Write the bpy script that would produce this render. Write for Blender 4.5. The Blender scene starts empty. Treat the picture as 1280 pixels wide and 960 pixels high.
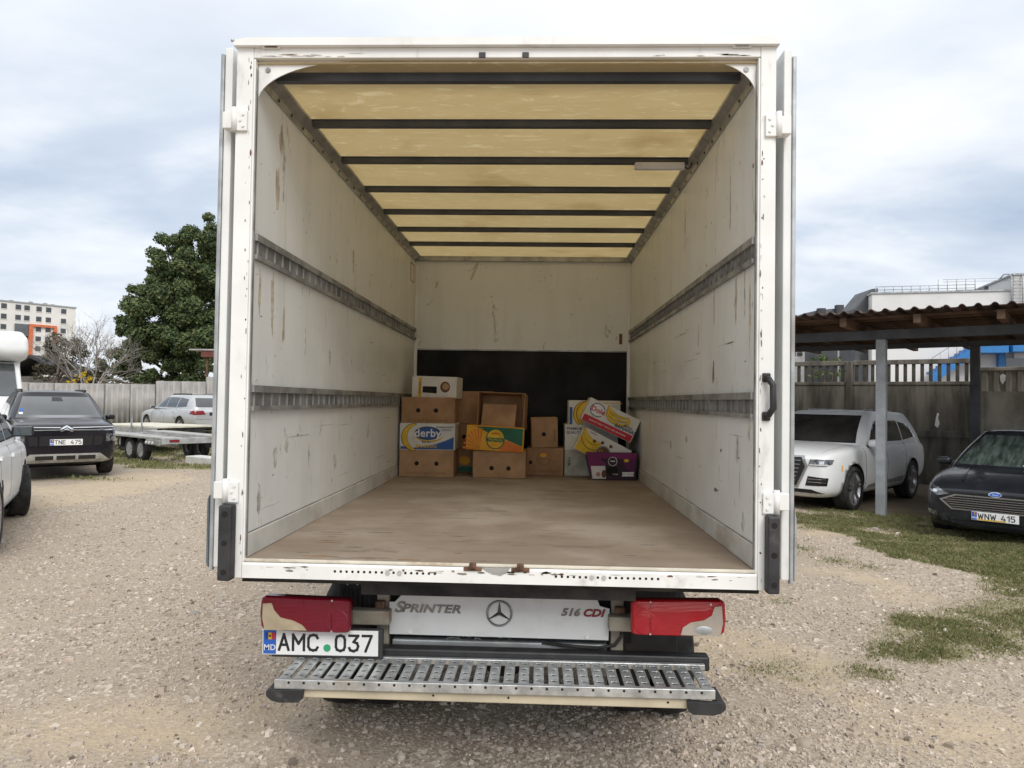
import bpy, bmesh, math, random
import numpy as np
from mathutils import Vector, Matrix
from mathutils.bvhtree import BVHTree
random.seed(7); np.random.seed(7)
SC = bpy.context.scene
COL = SC.collection
R = math.radians

# ---------------------------------------------------------------- camera
CAM = Vector((0.1602, -2.9843, 1.7358)); YAW, PITCH, ROLL = 0.0355, 0.0234, 0.0150
cd = bpy.data.cameras.new('camera'); cam = bpy.data.objects.new('camera', cd); COL.objects.link(cam)
cd.sensor_width = 36; cd.lens = 36*890/1280; cd.clip_start = 0.05; cd.clip_end = 6000
fw = Vector((-math.sin(YAW)*math.cos(PITCH), math.cos(YAW)*math.cos(PITCH), math.sin(PITCH)))
r0 = Vector((math.cos(YAW), math.sin(YAW), 0)); u0 = r0.cross(fw)
rt = math.cos(ROLL)*r0 + math.sin(ROLL)*u0; up = rt.cross(fw)
cam.matrix_world = Matrix(((rt.x, up.x, -fw.x, CAM.x), (rt.y, up.y, -fw.y, CAM.y), (rt.z, up.z, -fw.z, CAM.z), (0, 0, 0, 1)))
SC.camera = cam

# ---------------------------------------------------------------- sky, sun, exposure
SUN_EL, SUN_AZ = R(44), R(163)          # azimuth measured clockwise from +y (behind the camera)
w = bpy.data.worlds.new('World'); SC.world = w; w.use_nodes = True
nt = w.node_tree; nt.nodes.clear()
def wn(t, **k):
    n = nt.nodes.new(t)
    for a, b in k.items(): setattr(n, a, b)
    return n
def wl(a, b): nt.links.new(a, b)
tc = wn('ShaderNodeTexCoord'); sep = wn('ShaderNodeSeparateXYZ'); wl(tc.outputs['Generated'], sep.inputs[0])
def wmath(op, a, b=None, clamp=False):
    n = wn('ShaderNodeMath', operation=op, use_clamp=clamp)
    for i, v in enumerate((a, b)):
        if v is None: continue
        if hasattr(v, 'links'): wl(v, n.inputs[i])
        else: n.inputs[i].default_value = v
    return n.outputs[0]
zc = wmath('MAXIMUM', sep.outputs[2], 0.0); den = wmath('ADD', zc, 0.22)
cxn = wn('ShaderNodeCombineXYZ'); wl(wmath('DIVIDE', sep.outputs[0], den), cxn.inputs[0]); wl(wmath('DIVIDE', sep.outputs[1], den), cxn.inputs[1])
mp = wn('ShaderNodeMapping'); mp.inputs['Rotation'].default_value = (0, 0, R(22)); mp.inputs['Scale'].default_value = (0.8, 1.15, 1); mp.inputs['Location'].default_value = (1.35, 0.35, 0)
wl(cxn.outputs[0], mp.inputs[0])
n1 = wn('ShaderNodeTexNoise'); n1.inputs['Scale'].default_value = 1.35; n1.inputs['Detail'].default_value = 7; n1.inputs['Roughness'].default_value = .46; n1.inputs['Distortion'].default_value = .5
wl(mp.outputs[0], n1.inputs['Vector'])
n2 = wn('ShaderNodeTexNoise'); n2.inputs['Scale'].default_value = 4.2; n2.inputs['Detail'].default_value = 6; n2.inputs['Roughness'].default_value = .6
wl(mp.outputs[0], n2.inputs['Vector'])
cov = wmath('ADD', wmath('MULTIPLY', n1.outputs['Fac'], 0.78), wmath('MULTIPLY', n2.outputs['Fac'], 0.22))
ramp = wn('ShaderNodeValToRGB'); wl(cov, ramp.inputs[0])
e = ramp.color_ramp.elements; e[0].position = .34; e[0].color = (.37, .44, .55, 1); e[1].position = .64; e[1].color = (.78, .80, .825, 1)
k = ramp.color_ramp.elements.new(.47); k.color = (.50, .565, .655, 1)
k = ramp.color_ramp.elements.new(.56); k.color = (.66, .695, .745, 1)
sky = wn('ShaderNodeTexSky', sky_type='NISHITA', sun_disc=False, sun_elevation=SUN_EL, sun_rotation=SUN_AZ)
sky.air_density = 1; sky.dust_density = 2
skm = wn('ShaderNodeMixRGB', blend_type='MULTIPLY'); skm.inputs[0].default_value = 1; skm.inputs[2].default_value = (.085, .085, .085, 1); wl(sky.outputs[0], skm.inputs[1])
mx = wn('ShaderNodeMixRGB'); mx.inputs[0].default_value = .86; wl(skm.outputs[0], mx.inputs[1]); wl(ramp.outputs[0], mx.inputs[2])
# an overcast sky is brighter overhead; the horizon is a pale even band
zr = wn('ShaderNodeMapRange'); zr.inputs[1].default_value = 0.0; zr.inputs[2].default_value = .22; zr.inputs[3].default_value = .65; zr.inputs[4].default_value = 0; wl(zc, zr.inputs[0])
mh = wn('ShaderNodeMixRGB'); wl(zr.outputs[0], mh.inputs[0]); wl(mx.outputs[0], mh.inputs[1]); mh.inputs[2].default_value = (.68, .70, .74, 1)
zz = wn('ShaderNodeMapRange'); zz.inputs[1].default_value = .28; zz.inputs[2].default_value = .62; zz.inputs[3].default_value = 0; zz.inputs[4].default_value = .8; wl(zc, zz.inputs[0])
mz = wn('ShaderNodeMixRGB'); wl(zz.outputs[0], mz.inputs[0]); wl(mh.outputs[0], mz.inputs[1]); mz.inputs[2].default_value = (.86, .87, .885, 1)
bg = wn('ShaderNodeBackground'); bg.inputs[1].default_value = 1.0; wl(mz.outputs[0], bg.inputs[0])
wo = wn('ShaderNodeOutputWorld'); wl(bg.outputs[0], wo.inputs[0])
sd = bpy.data.lights.new('sun', 'SUN'); sd.energy = 1.5; sd.angle = R(32); sd.color = (1, .96, .9)
so = bpy.data.objects.new('sun', sd); COL.objects.link(so)
sdir = Vector((math.sin(SUN_AZ)*math.cos(SUN_EL), math.cos(SUN_AZ)*math.cos(SUN_EL), math.sin(SUN_EL)))
so.rotation_euler = sdir.to_track_quat('Z', 'Y').to_euler(); so.location = sdir*50
vs = SC.view_settings; vs.view_transform = 'Standard'; vs.look = 'None'; vs.gamma = 1; vs.exposure = 0.50; vs.use_curve_mapping = False
SC.cycles.use_denoising = True
SC.cycles.max_bounces = 10; SC.cycles.diffuse_bounces = 6; SC.cycles.transmission_bounces = 8; SC.cycles.transparent_max_bounces = 12
SC.cycles.caustics_reflective = False; SC.cycles.caustics_refractive = False
SC.cycles.sample_clamp_indirect = 6

# ---------------------------------------------------------------- helpers
def tag(o, label=None, cat=None, group=None, kind=None):
    if label: o['label'] = label
    if cat: o['category'] = cat
    if group: o['group'] = group
    if kind: o['kind'] = kind
    return o
def thing(name, label, cat, loc=(0, 0, 0), rz=0, group=None):
    o = bpy.data.objects.new(name, None); COL.objects.link(o); o.location = loc; o.rotation_euler = (0, 0, rz)
    o.empty_display_size = .2
    return tag(o, label, cat, group)
def link(name, me, mat=None, parent=None):
    o = bpy.data.objects.new(name, me); COL.objects.link(o)
    if mat is not None:
        me.materials.clear(); me.materials.append(mat)
    if parent is not None: o.parent = parent
    return o
def copy_tree(o, parent=None):
    c = o.copy(); COL.objects.link(c); c.parent = parent
    for ch in list(o.children): copy_tree(ch, c)
    return c

class MB:
    """collects shapes into one mesh"""
    def __init__(s): s.v = []; s.f = []; s.sm = []; s.uvw = None
    def add(s, vs_, fs, smooth=False):
        n = len(s.v); s.v += [tuple(p) for p in vs_]; s.f += [tuple(i+n for i in f) for f in fs]; s.sm += [smooth]*len(fs); return s
    def box(s, a, b, M=None):
        x0, y0, z0 = a; x1, y1, z1 = b
        vs_ = [Vector(p) for p in ((x0,y0,z0),(x1,y0,z0),(x1,y1,z0),(x0,y1,z0),(x0,y0,z1),(x1,y0,z1),(x1,y1,z1),(x0,y1,z1))]
        if M is not None: vs_ = [M @ p for p in vs_]
        return s.add(vs_, ((0,3,2,1),(4,5,6,7),(0,1,5,4),(1,2,6,5),(2,3,7,6),(3,0,4,7)))
    def bbox(s, a, b, bv=.01, M=None, seg=2):
        bm = bmesh.new(); x0,y0,z0 = a; x1,y1,z1 = b
        bmesh.ops.create_cube(bm, size=1)
        for v in bm.verts: v.co = Vector(((x0+x1)/2+v.co.x*(x1-x0), (y0+y1)/2+v.co.y*(y1-y0), (z0+z1)/2+v.co.z*(z1-z0)))
        bmesh.ops.bevel(bm, geom=bm.edges[:], offset=bv, segments=seg, affect='EDGES', profile=.5)
        return s.bm(bm, M)
    def bm(s, bm, M=None, smooth=False):
        bm.verts.ensure_lookup_table(); bm.verts.index_update()
        vs_ = [(M @ v.co if M is not None else v.co.copy()) for v in bm.verts]
        s.add(vs_, [[v.index for v in f.verts] for f in bm.faces], smooth); bm.free(); return s
    def prism(s, poly, axis, a, b, M=None):
        """poly: 2-D outline, extruded along axis from a to b. axis x: (y,z); y: (x,z); z: (x,y)"""
        def P(p, t): return Vector({'x': (t, p[0], p[1]), 'y': (p[0], t, p[1]), 'z': (p[0], p[1], t)}[axis])
        n = len(poly); vs_ = [P(p, a) for p in poly]+[P(p, b) for p in poly]
        if M is not None: vs_ = [M @ p for p in vs_]
        ar = sum(poly[i][0]*poly[(i+1) % n][1]-poly[(i+1) % n][0]*poly[i][1] for i in range(n))
        flip = (ar < 0) ^ (b < a) ^ (axis == 'y')
        fs = [tuple(range(n))[::-1], tuple(range(n, 2*n))]+[(i, (i+1) % n, (i+1) % n+n, i+n) for i in range(n)]
        if flip: fs = [f[::-1] for f in fs]
        return s.add(vs_, fs)
    def cyl(s, p0, p1, r0, r1=None, n=12, caps=True, smooth=True):
        p0 = Vector(p0); p1 = Vector(p1); r1 = r0 if r1 is None else r1
        d = (p1-p0).normalized(); a = d.orthogonal().normalized(); b = d.cross(a)
        vs_ = []
        for p, r in ((p0, r0), (p1, r1)):
            for i in range(n):
                t = 2*math.pi*i/n; vs_.append(p+(a*math.cos(t)+b*math.sin(t))*r)
        s.add(vs_, [(i, (i+1) % n, (i+1) % n+n, i+n) for i in range(n)], smooth)
        if caps:
            m = len(s.v)-2*n
            s.f += [tuple(m+i for i in range(n))[::-1], tuple(m+n+i for i in range(n))]; s.sm += [False, False]
        return s
    def tube(s, pts, r, n=8):
        pts = [Vector(p) for p in pts]; rs = r if isinstance(r, (list, tuple)) else [r]*len(pts)
        vs_ = []; prev = None
        for i, p in enumerate(pts):
            d = (pts[min(i+1, len(pts)-1)]-pts[max(i-1, 0)]).normalized()
            a = d.orthogonal().normalized() if prev is None else (prev-d*prev.dot(d)).normalized()
            prev = a; b = d.cross(a)
            for j in range(n):
                t = 2*math.pi*j/n; vs_.append(p+(a*math.cos(t)+b*math.sin(t))*rs[i])
        fs = [(i*n+j, i*n+(j+1) % n, (i+1)*n+(j+1) % n, (i+1)*n+j) for i in range(len(pts)-1) for j in range(n)]
        s.add(vs_, fs, True); m = len(s.v)-len(vs_)
        s.f += [tuple(m+j for j in range(n))[::-1], tuple(m+(len(pts)-1)*n+j for j in range(n))]; s.sm += [False]*2
        return s
    def lathe(s, prof, M=None, n=24, closed=False):
        """prof: (r, h) outline turned about local y"""
        vs_ = []; k = len(prof)
        for i in range(n):
            t = 2*math.pi*i/n
            for r, h in prof: vs_.append(Vector((r*math.cos(t), h, r*math.sin(t))))
        if M is not None: vs_ = [M @ p for p in vs_]
        fs = []
        for i in range(n):
            for j in range(k if closed else k-1):
                a = i*k+j; b = i*k+(j+1) % k; c = ((i+1) % n)*k+(j+1) % k; d = ((i+1) % n)*k+j
                fs.append((a, b, c, d))
        return s.add(vs_, fs, True)
    def mesh(s, name='m'):
        me = bpy.data.meshes.new(name); me.from_pydata([tuple(p) for p in s.v], [], s.f)
        me.polygons.foreach_set('use_smooth', s.sm); me.update(); return me
    def build(s, name, mat, parent=None, label=None):
        o = link(name, s.mesh(name), mat, parent)
        if label: o['label'] = label
        return o

def dbuild(name, mesh, mat, parent):
    return link(name, mesh, mat, parent)

# ---------------------------------------------------------------- materials
def N(nt, t, **k):
    n = nt.nodes.new(t)
    for a, b in k.items(): setattr(n, a, b)
    return n
def setin(nt, n, key, v):
    if hasattr(v, 'links'): nt.links.new(v, n.inputs[key])
    else: n.inputs[key].default_value = v
def c4(c): return (c[0], c[1], c[2], 1)
def newmat(name):
    m = bpy.data.materials.new(name); m.use_nodes = True; nt = m.node_tree; b = nt.nodes['Principled BSDF']
    return m, nt, b
def noise(nt, vec, scale, detail=4, rough=.55, dist=0):
    n = N(nt, 'ShaderNodeTexNoise'); n.inputs['Scale'].default_value = scale; n.inputs['Detail'].default_value = detail
    n.inputs['Roughness'].default_value = rough; n.inputs['Distortion'].default_value = dist
    nt.links.new(vec, n.inputs['Vector']); return n.outputs['Fac']
def ramp2(nt, fac, p0, p1, a=0., b=1.):
    n = N(nt, 'ShaderNodeMapRange'); n.interpolation_type = 'SMOOTHSTEP'
    for i, v in enumerate((fac, p0, p1, a, b)): setin(nt, n, i, v)
    return n.outputs[0]
def mixc(nt, fac, a, b, mode='MIX'):
    n = N(nt, 'ShaderNodeMixRGB', blend_type=mode)
    setin(nt, n, 0, fac); setin(nt, n, 1, c4(a) if isinstance(a, tuple) else a); setin(nt, n, 2, c4(b) if isinstance(b, tuple) else b)
    return n.outputs[0]
def vecmap(nt, scale=(1, 1, 1), coord='Object', loc=(0, 0, 0)):
    t = N(nt, 'ShaderNodeTexCoord'); m = N(nt, 'ShaderNodeMapping'); m.inputs['Scale'].default_value = scale; m.inputs['Location'].default_value = loc
    nt.links.new(t.outputs[coord], m.inputs[0]); return m.outputs[0]
def bump(nt, b, h, strength=.3, dist=.01):
    n = N(nt, 'ShaderNodeBump'); n.inputs['Strength'].default_value = strength; n.inputs['Distance'].default_value = dist
    nt.links.new(h, n.inputs['Height']); nt.links.new(n.outputs[0], b.inputs['Normal'])
def M(name, col, rough=.5, metal=0., var=.12, vs_=3., stretch=(1, 1, 1), dirt=None, damt=.5, dscale=2., dstretch=(1, 1, 1), bmp=0., bscale=60, coat=0., spec=.5, two=None):
    """painted / plain surface: base colour with uneven tone, optional dirt in patches of its own shape, fine relief"""
    m, nt, b = newmat(name)
    v = vecmap(nt, stretch)
    f = noise(nt, v, vs_, 5)
    c2 = two if two else tuple(x*(1-2*var) for x in col)
    c1 = col if two else tuple(min(1, x*(1+var)) for x in col)
    c = mixc(nt, ramp2(nt, f, .3, .7), c2, c1)
    ro = ramp2(nt, f, .2, .8, min(1, rough*1.2), rough*.85)
    if dirt:
        v2 = vecmap(nt, dstretch, loc=(3.1, 1.7, .6)); d = noise(nt, v2, dscale, 7, .65)
        fac = ramp2(nt, d, .62-.25*damt, .80-.2*damt, 0, min(1, .35+damt*.6)); c = mixc(nt, fac, c, dirt)
        ro2 = N(nt, 'ShaderNodeMath', operation='ADD', use_clamp=True); setin(nt, ro2, 0, ro); 
        mm = N(nt, 'ShaderNodeMath', operation='MULTIPLY'); setin(nt, mm, 0, fac); setin(nt, mm, 1, .3); setin(nt, ro2, 1, mm.outputs[0]); ro = ro2.outputs[0]
    setin(nt, b, 'Base Color', c); setin(nt, b, 'Roughness', ro); b.inputs['Metallic'].default_value = metal
    b.inputs['Coat Weight'].default_value = coat; b.inputs['Coat Roughness'].default_value = .06; b.inputs['Specular IOR Level'].default_value = spec
    if bmp: bump(nt, b, noise(nt, vecmap(nt), bscale, 3), bmp, .004)
    return m
MT = {}
def mats():
    MT['white_paint'] = M('white paint', (.80, .80, .785), .35, var=.04, dirt=(.34, .31, .26), damt=.28, dscale=3, dstretch=(1, 1, .35), bmp=.05, bscale=30)
    MT['white_door'] = M('white door paint', (.78, .79, .78), .4, var=.05, dirt=(.42, .4, .36), damt=.3, dscale=2, dstretch=(1, 1, .3))
    MT['frame_white'] = M('frame white', (.81, .81, .795), .4, var=.04, dirt=(.20, .175, .14), damt=.24, dscale=7, dstretch=(1, 1, .3), bmp=.08, bscale=40)
    MT['sill_white'] = M('sill white', (.80, .80, .78), .4, var=.04, dirt=(.30, .25, .19), damt=.3, dscale=6, bmp=.08, bscale=40)
    MT['alu'] = M('aluminium', (.45, .45, .44), .45, metal=.65, var=.12, vs_=8, dirt=(.16, .15, .13), damt=.35, dscale=5)
    MT['alu_dark'] = M('anodised rail', (.34, .34, .335), .5, metal=.35, var=.2, vs_=6, dirt=(.09, .085, .08), damt=.5, dscale=6)
    MT['rail_back'] = M('rail channel', (.27, .27, .265), .6, metal=.2, var=.25, vs_=5, dirt=(.12, .12, .11), damt=.45, dscale=7)
    MT['rib'] = M('dark steel rib', (.075, .08, .092), .5, metal=.3, var=.15)
    MT['galv'] = M('galvanised steel', (.62, .64, .64), .38, metal=.75, var=.18, vs_=14, dirt=(.38, .33, .25), damt=.35, dscale=5)
    MT['galv_grey'] = M('grey galvanised', (.42, .44, .45), .5, metal=.5, var=.15, vs_=8, dirt=(.25, .22, .18), damt=.3)
    MT['black_rubber'] = M('black rubber', (.028, .028, .03), .6, var=.2, vs_=10, dirt=(.14, .13, .115), damt=.3, dscale=8, bmp=.15)
    MT['black_plastic'] = M('black plastic', (.022, .022, .024), .45, var=.2, vs_=10)
    MT['dark_under'] = M('dark underbody', (.032, .03, .028), .8, var=.3, vs_=6, dirt=(.11, .09, .07), damt=.45)
    MT['bracket'] = M('dusty bracket', (.33, .30, .24), .7, var=.15, vs_=6, dirt=(.20, .09, .045), damt=.35, dscale=7)
    MT['tan_beam'] = M('dusty cream beam', (.50, .44, .32), .7, var=.1, vs_=5, dirt=(.28, .22, .15), damt=.35)
    MT['rust'] = M('rust', (.15, .08, .05), .85, var=.3, vs_=20, dirt=(.07, .05, .04), damt=.6, dscale=20, bmp=.4)
    MT['badge_white'] = M('badge panel white', (.72, .73, .73), .35, var=.04, dirt=(.5, .48, .44), damt=.3, dscale=5)
    MT['chrome_dark'] = M('worn chrome', (.22, .22, .22), .28, metal=.9, var=.2, vs_=20)
    MT['chrome'] = M('chrome', (.75, .76, .77), .12, metal=1, var=.05)
    MT['red_text'] = M('dark red badge', (.25, .012, .02), .35)
    MT['black_text'] = M('black print', (.012, .012, .013), .5)
    MT['black_panel'] = M('black kick panel', (.010, .009, .008), .55, var=.3, vs_=4, dirt=(.03, .027, .024), damt=.2, dscale=5, spec=.25)
    MT['plate_white'] = M('plate white', (.82, .83, .82), .4, var=.03)
    MT['plate_blue'] = M('plate blue', (.02, .12, .50), .4, var=.05)
    MT['flag_yellow'] = M('flag yellow', (.8, .5, .02), .5); MT['flag_red'] = M('flag red', (.6, .03, .03), .5); MT['flag_blue'] = M('flag blue', (.01, .05, .3), .5)
    MT['white_text'] = M('white print', (.85, .85, .85), .5)
    MT['green_seal'] = M('green seal', (.04, .33, .16), .5)
    MT['kraft'] = M('brown cardboard', (.40, .235, .125), .8, var=.1, vs_=5, dirt=(.28, .16, .085), damt=.25, dscale=4, bmp=.06, bscale=80)
    MT['kraft2'] = M('tan cardboard', (.46, .285, .16), .8, var=.1, vs_=5, dirt=(.34, .2, .11), damt=.25, dscale=4, bmp=.06, bscale=80)
    MT['kraft_dark'] = M('darker cardboard', (.30, .165, .08), .85, var=.12, vs_=6)
    MT['card_white'] = M('white carton', (.74, .73, .70), .7, var=.05, vs_=5, dirt=(.5, .46, .4), damt=.25, dscale=5)
    MT['hole'] = M('dark hole', (.01, .009, .008), .9)
    MT['ban_yellow'] = M('banana yellow print', (.80, .53, .03), .6, var=.1, vs_=8)
    MT['ink_blue'] = M('blue print', (.03, .11, .36), .6, var=.08); MT['ink_navy'] = M('navy print', (.015, .04, .13), .6)
    MT['ink_red'] = M('red print', (.55, .02, .04), .6); MT['ink_green'] = M('green print', (.015, .14, .075), .6, var=.12)
    MT['ink_orange'] = M('orange print', (.72, .19, .02), .6, var=.12); MT['ink_amber'] = M('amber print', (.80, .40, .02), .6, var=.12)
    MT['ink_brown'] = M('brown print', (.15, .07, .035), .7); MT['ink_grey'] = M('grey print', (.28, .28, .28), .7)
    MT['purple'] = M('purple carton', (.20, .012, .12), .5, var=.1); MT['purple_dark'] = M('dark purple carton', (.03, .008, .025), .5, var=.2)
    MT['tyre'] = M('tyre rubber', (.022, .022, .022), .8, var=.25, vs_=12, dirt=(.12, .105, .085), damt=.35, dscale=8, bmp=.2)
    MT['arch'] = M('wheel arch liner', (.008, .008, .008), .9)
    MT['rim'] = M('alloy rim', (.5, .5, .51), .3, metal=.85, var=.08, dirt=(.2, .18, .15), damt=.25)
    MT['glass_dark'] = M('dark car glass', (.012, .015, .016), .05, var=.1, spec=.7, coat=.6)
    MT['glass_lamp'] = M('headlamp glass', (.20, .21, .22), .08, metal=.4, var=.4, vs_=18, coat=1)
    MT['white_car'] = M('white car paint', (.80, .81, .81), .35, var=.02, coat=.25, spec=.35)
    MT['grille_black'] = M('grille black', (.012, .012, .013), .35)
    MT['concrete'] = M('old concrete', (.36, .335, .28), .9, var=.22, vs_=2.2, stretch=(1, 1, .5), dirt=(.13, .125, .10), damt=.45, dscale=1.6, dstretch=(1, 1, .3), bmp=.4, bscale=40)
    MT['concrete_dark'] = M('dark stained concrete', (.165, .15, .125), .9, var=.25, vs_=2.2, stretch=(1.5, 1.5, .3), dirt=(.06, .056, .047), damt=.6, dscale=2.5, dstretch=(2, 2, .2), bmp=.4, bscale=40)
mats()

def text(body, size, mat, parent, Mx, bold=0., shear=0., extr=.001, name='lettering', sx=1., align='CENTER'):
    c = bpy.data.curves.new(name, 'FONT'); c.body = body; c.size = size; c.offset = bold*size; c.shear = shear; c.extrude = extr
    c.align_x = align; c.align_y = 'CENTER'; c.resolution_u = 3; c.space_character = 1.04
    o = bpy.data.objects.new(name, c); COL.objects.link(o)
    dg = bpy.context.evaluated_depsgraph_get(); me = bpy.data.meshes.new_from_object(o.evaluated_get(dg))
    bpy.data.objects.remove(o); bpy.data.curves.remove(c)
    me.transform(Matrix.Diagonal((sx, 1, 1, 1))); me.transform(Mx)
    return link(name, me, mat, parent)
def face_back(x, y, z, tilt=0):
    """text plane that faces the camera side (-y) : local x->+x, y->+z"""
    return Matrix.Translation((x, y, z)) @ Matrix.Rotation(tilt, 4, 'Y') @ Matrix.Rotation(R(90), 4, 'X')
SURVEY = Vector((0.1602, -2.9843, 1.7358)); SURVEY_AZ = 0.0355      # the point in the yard that positions were measured from
def cw(px, Z):
    """a point on the line of sight of picture column px at depth Z, as world x, y (used to read positions off the photograph)"""
    Xc = (px-640)/890*Z
    return Vector((SURVEY.x+Xc*math.cos(SURVEY_AZ)-Z*math.sin(SURVEY_AZ), SURVEY.y+Xc*math.sin(SURVEY_AZ)+Z*math.cos(SURVEY_AZ)))
def cdir(a):
    """world heading for a direction of a degrees from straight ahead, positive to the right"""
    t = R(a); x, z = math.sin(t), math.cos(t)
    return Vector((x*math.cos(SURVEY_AZ)-z*math.sin(SURVEY_AZ), x*math.sin(SURVEY_AZ)+z*math.cos(SURVEY_AZ)))
# smooth value noise for the terrain and for scattering
def vnoise(x, y, s, seed=0):
    x = np.asarray(x, float)/s+seed*17.3; y = np.asarray(y, float)/s+seed*9.7
    xi = np.floor(x).astype(np.int64); yi = np.floor(y).astype(np.int64); fx = x-xi; fy = y-yi
    def h(a, b):
        n = (a*374761393+b*668265263+seed*1013) & 0xffffffff; n = ((n ^ (n >> 13))*1274126177) & 0xffffffff
        return ((n ^ (n >> 16)) & 0xffff)/65535.
    sx = fx*fx*(3-2*fx); sy = fy*fy*(3-2*fy)
    return (h(xi, yi)*(1-sx)+h(xi+1, yi)*sx)*(1-sy)+(h(xi, yi+1)*(1-sx)+h(xi+1, yi+1)*sx)*sy
def fbm(x, y, s, seed=0, o=4):
    return sum(vnoise(x, y, s/2**i, seed+i)*.5**i for i in range(o))/sum(.5**i for i in range(o))

# ---------------------------------------------------------------- ground
def sst(x, a, b):
    t = np.clip((np.asarray(x, float)-a)/(b-a), 0, 1); return t*t*(3-2*t)
def blob(x, y, cx, cy, rx, ry, a=0):
    t = R(a); dx = x-cx; dy = y-cy; u = dx*math.cos(t)+dy*math.sin(t); v = -dx*math.sin(t)+dy*math.cos(t)
    return np.exp(-((u/rx)**2+(v/ry)**2))
def gh(x, y):
    """height of the yard"""
    x = np.asarray(x, float); y = np.asarray(y, float)
    h = .13*np.exp(-((x+9)**2+(y-11.5)**2)/18.)
    h = h+.33*sst(y, 18, 26)*sst(-x, 2, 8)-.11*sst(x, 3.5, 6.5)*sst(y, 4, 9)
    h = h+(fbm(x, y, 2.6, 3)-.5)*.07*np.exp(-((y-3)/14)**2)+.05*blob(x, y, -1.05, .62, .28, .16)
    return h
def grassmask(x, y):
    x = np.asarray(x, float); y = np.asarray(y, float)
    n = fbm(x, y, .9, 11, 4); n2 = fbm(x, y, 2.4, 31, 3)
    xl = 4.0+(7.38-y)*.32
    d = x-xl
    band = sst(d+(n-.5)*1.5+(n2-.5)*1.2, -.3, .35)*(1-sst((x-5.3)*.62+(y-9.0)*.77, .6, 1.5))*sst(y, 3.0, 4.6)
    band = band*(.38+.55*sst(n2, .3, .55))
    pat = blob(x, y, 3.55, 2.75, .95, .55, 35)+.9*blob(x, y, 4.7, 3.3, 1.0, .6, 30)+.5*blob(x, y, 2.45, 3.45, .5, .25)+.42*blob(x, y, 1.75, 1.75, .55, .5)+.5*blob(x, y, 2.37, 1.7, .2, .22)
    pat = pat+.55*blob(x, y, 3.6, 4.9, .9, .35, -40)+.5*blob(x, y, 3.2, 5.9, .7, .3, -40)+.5*blob(x, y, -1.3, .95, .16, .1)+.4*blob(x, y, 2.7, 2.1, .35, .3)
    left = sst(y+(n2-.5)*3, 11.2, 13.4)*sst(-x, 2, 4.5)*(.55+.45*sst(n, .35, .55))
    left = np.maximum(left, .7*blob(x, y, -8.3, 10.4, 1.5, .5))
    m = np.maximum(np.maximum(band, pat), left)
    n3 = fbm(x, y, .3, 211, 3)
    return np.clip(sst(m*(.10+.8*n+.9*n3), .28, .95), 0, 1)
def sandmask(x, y):
    n = fbm(x, y, 1.7, 51, 4)
    s = sst(n, .56, .68)*.7+.9*blob(x, y, -1.9, .7, .7, .3)+.8*blob(x, y, 2.6, .9, .8, .35)+.8*blob(x, y, -.9, 1.1, .7, .2)
    return np.clip(s, 0, 1)*(1-.6*grassmask(x, y))
def axis(lo, hi, c0, c1, step, grow):
    a = list(np.arange(c0, c1, step)); s = step; p = a[-1]
    while p < hi: s *= grow; p += s; a.append(p)
    s = step; p = a[0]; b = []
    while p > lo: s *= grow; p -= s; b.append(p)
    return np.array(b[::-1]+a)
gx = axis(-2500, 2500, -7.5, 7.5, .07, 1.09); gy = axis(-300, 2500, -1.0, 9.5, .07, 1.07)
XX, YY = np.meshgrid(gx, gy); ZZ = gh(XX, YY)
near = np.exp(-((YY-3)/8)**2)
ZZ = ZZ+(fbm(XX, YY, .35, 71, 3)-.5)*.030*near
me = bpy.data.meshes.new('ground'); nx, ny = len(gx), len(gy)
idx = np.arange(nx*ny).reshape(ny, nx)
quads = np.stack([idx[:-1, :-1], idx[:-1, 1:], idx[1:, 1:], idx[1:, :-1]], -1).reshape(-1, 4)
def npmesh(name, V, F, smooth=False):
    me = bpy.data.meshes.new(name); k = F.shape[1]
    me.vertices.add(len(V)); me.vertices.foreach_set('co', np.ascontiguousarray(V, dtype=np.float32).ravel())
    me.loops.add(F.size); me.loops.foreach_set('vertex_index', np.ascontiguousarray(F, dtype=np.int32).ravel())
    me.polygons.add(len(F)); me.polygons.foreach_set('loop_start', np.arange(0, F.size, k, dtype=np.int32))
    me.polygons.foreach_set('loop_total', np.full(len(F), k, dtype=np.int32))
    me.polygons.foreach_set('use_smooth', np.full(len(F), smooth)); me.update(calc_edges=True); return me
def vattr(me, name, C):
    a = me.attributes.new(name, 'FLOAT_COLOR', 'POINT'); c = np.ones((len(me.vertices), 4), np.float32); c[:, :C.shape[1]] = C; a.data.foreach_set('color', c.ravel())
me = npmesh('ground', np.stack([XX, YY, ZZ], -1).reshape(-1, 3), quads, True)
GM = grassmask(XX, YY).ravel(); SM = sandmask(XX, YY).ravel()
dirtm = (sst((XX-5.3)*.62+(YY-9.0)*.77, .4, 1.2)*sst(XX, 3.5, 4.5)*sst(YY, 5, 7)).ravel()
vattr(me, 'cover', np.stack([GM, SM, dirtm], -1))
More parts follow.
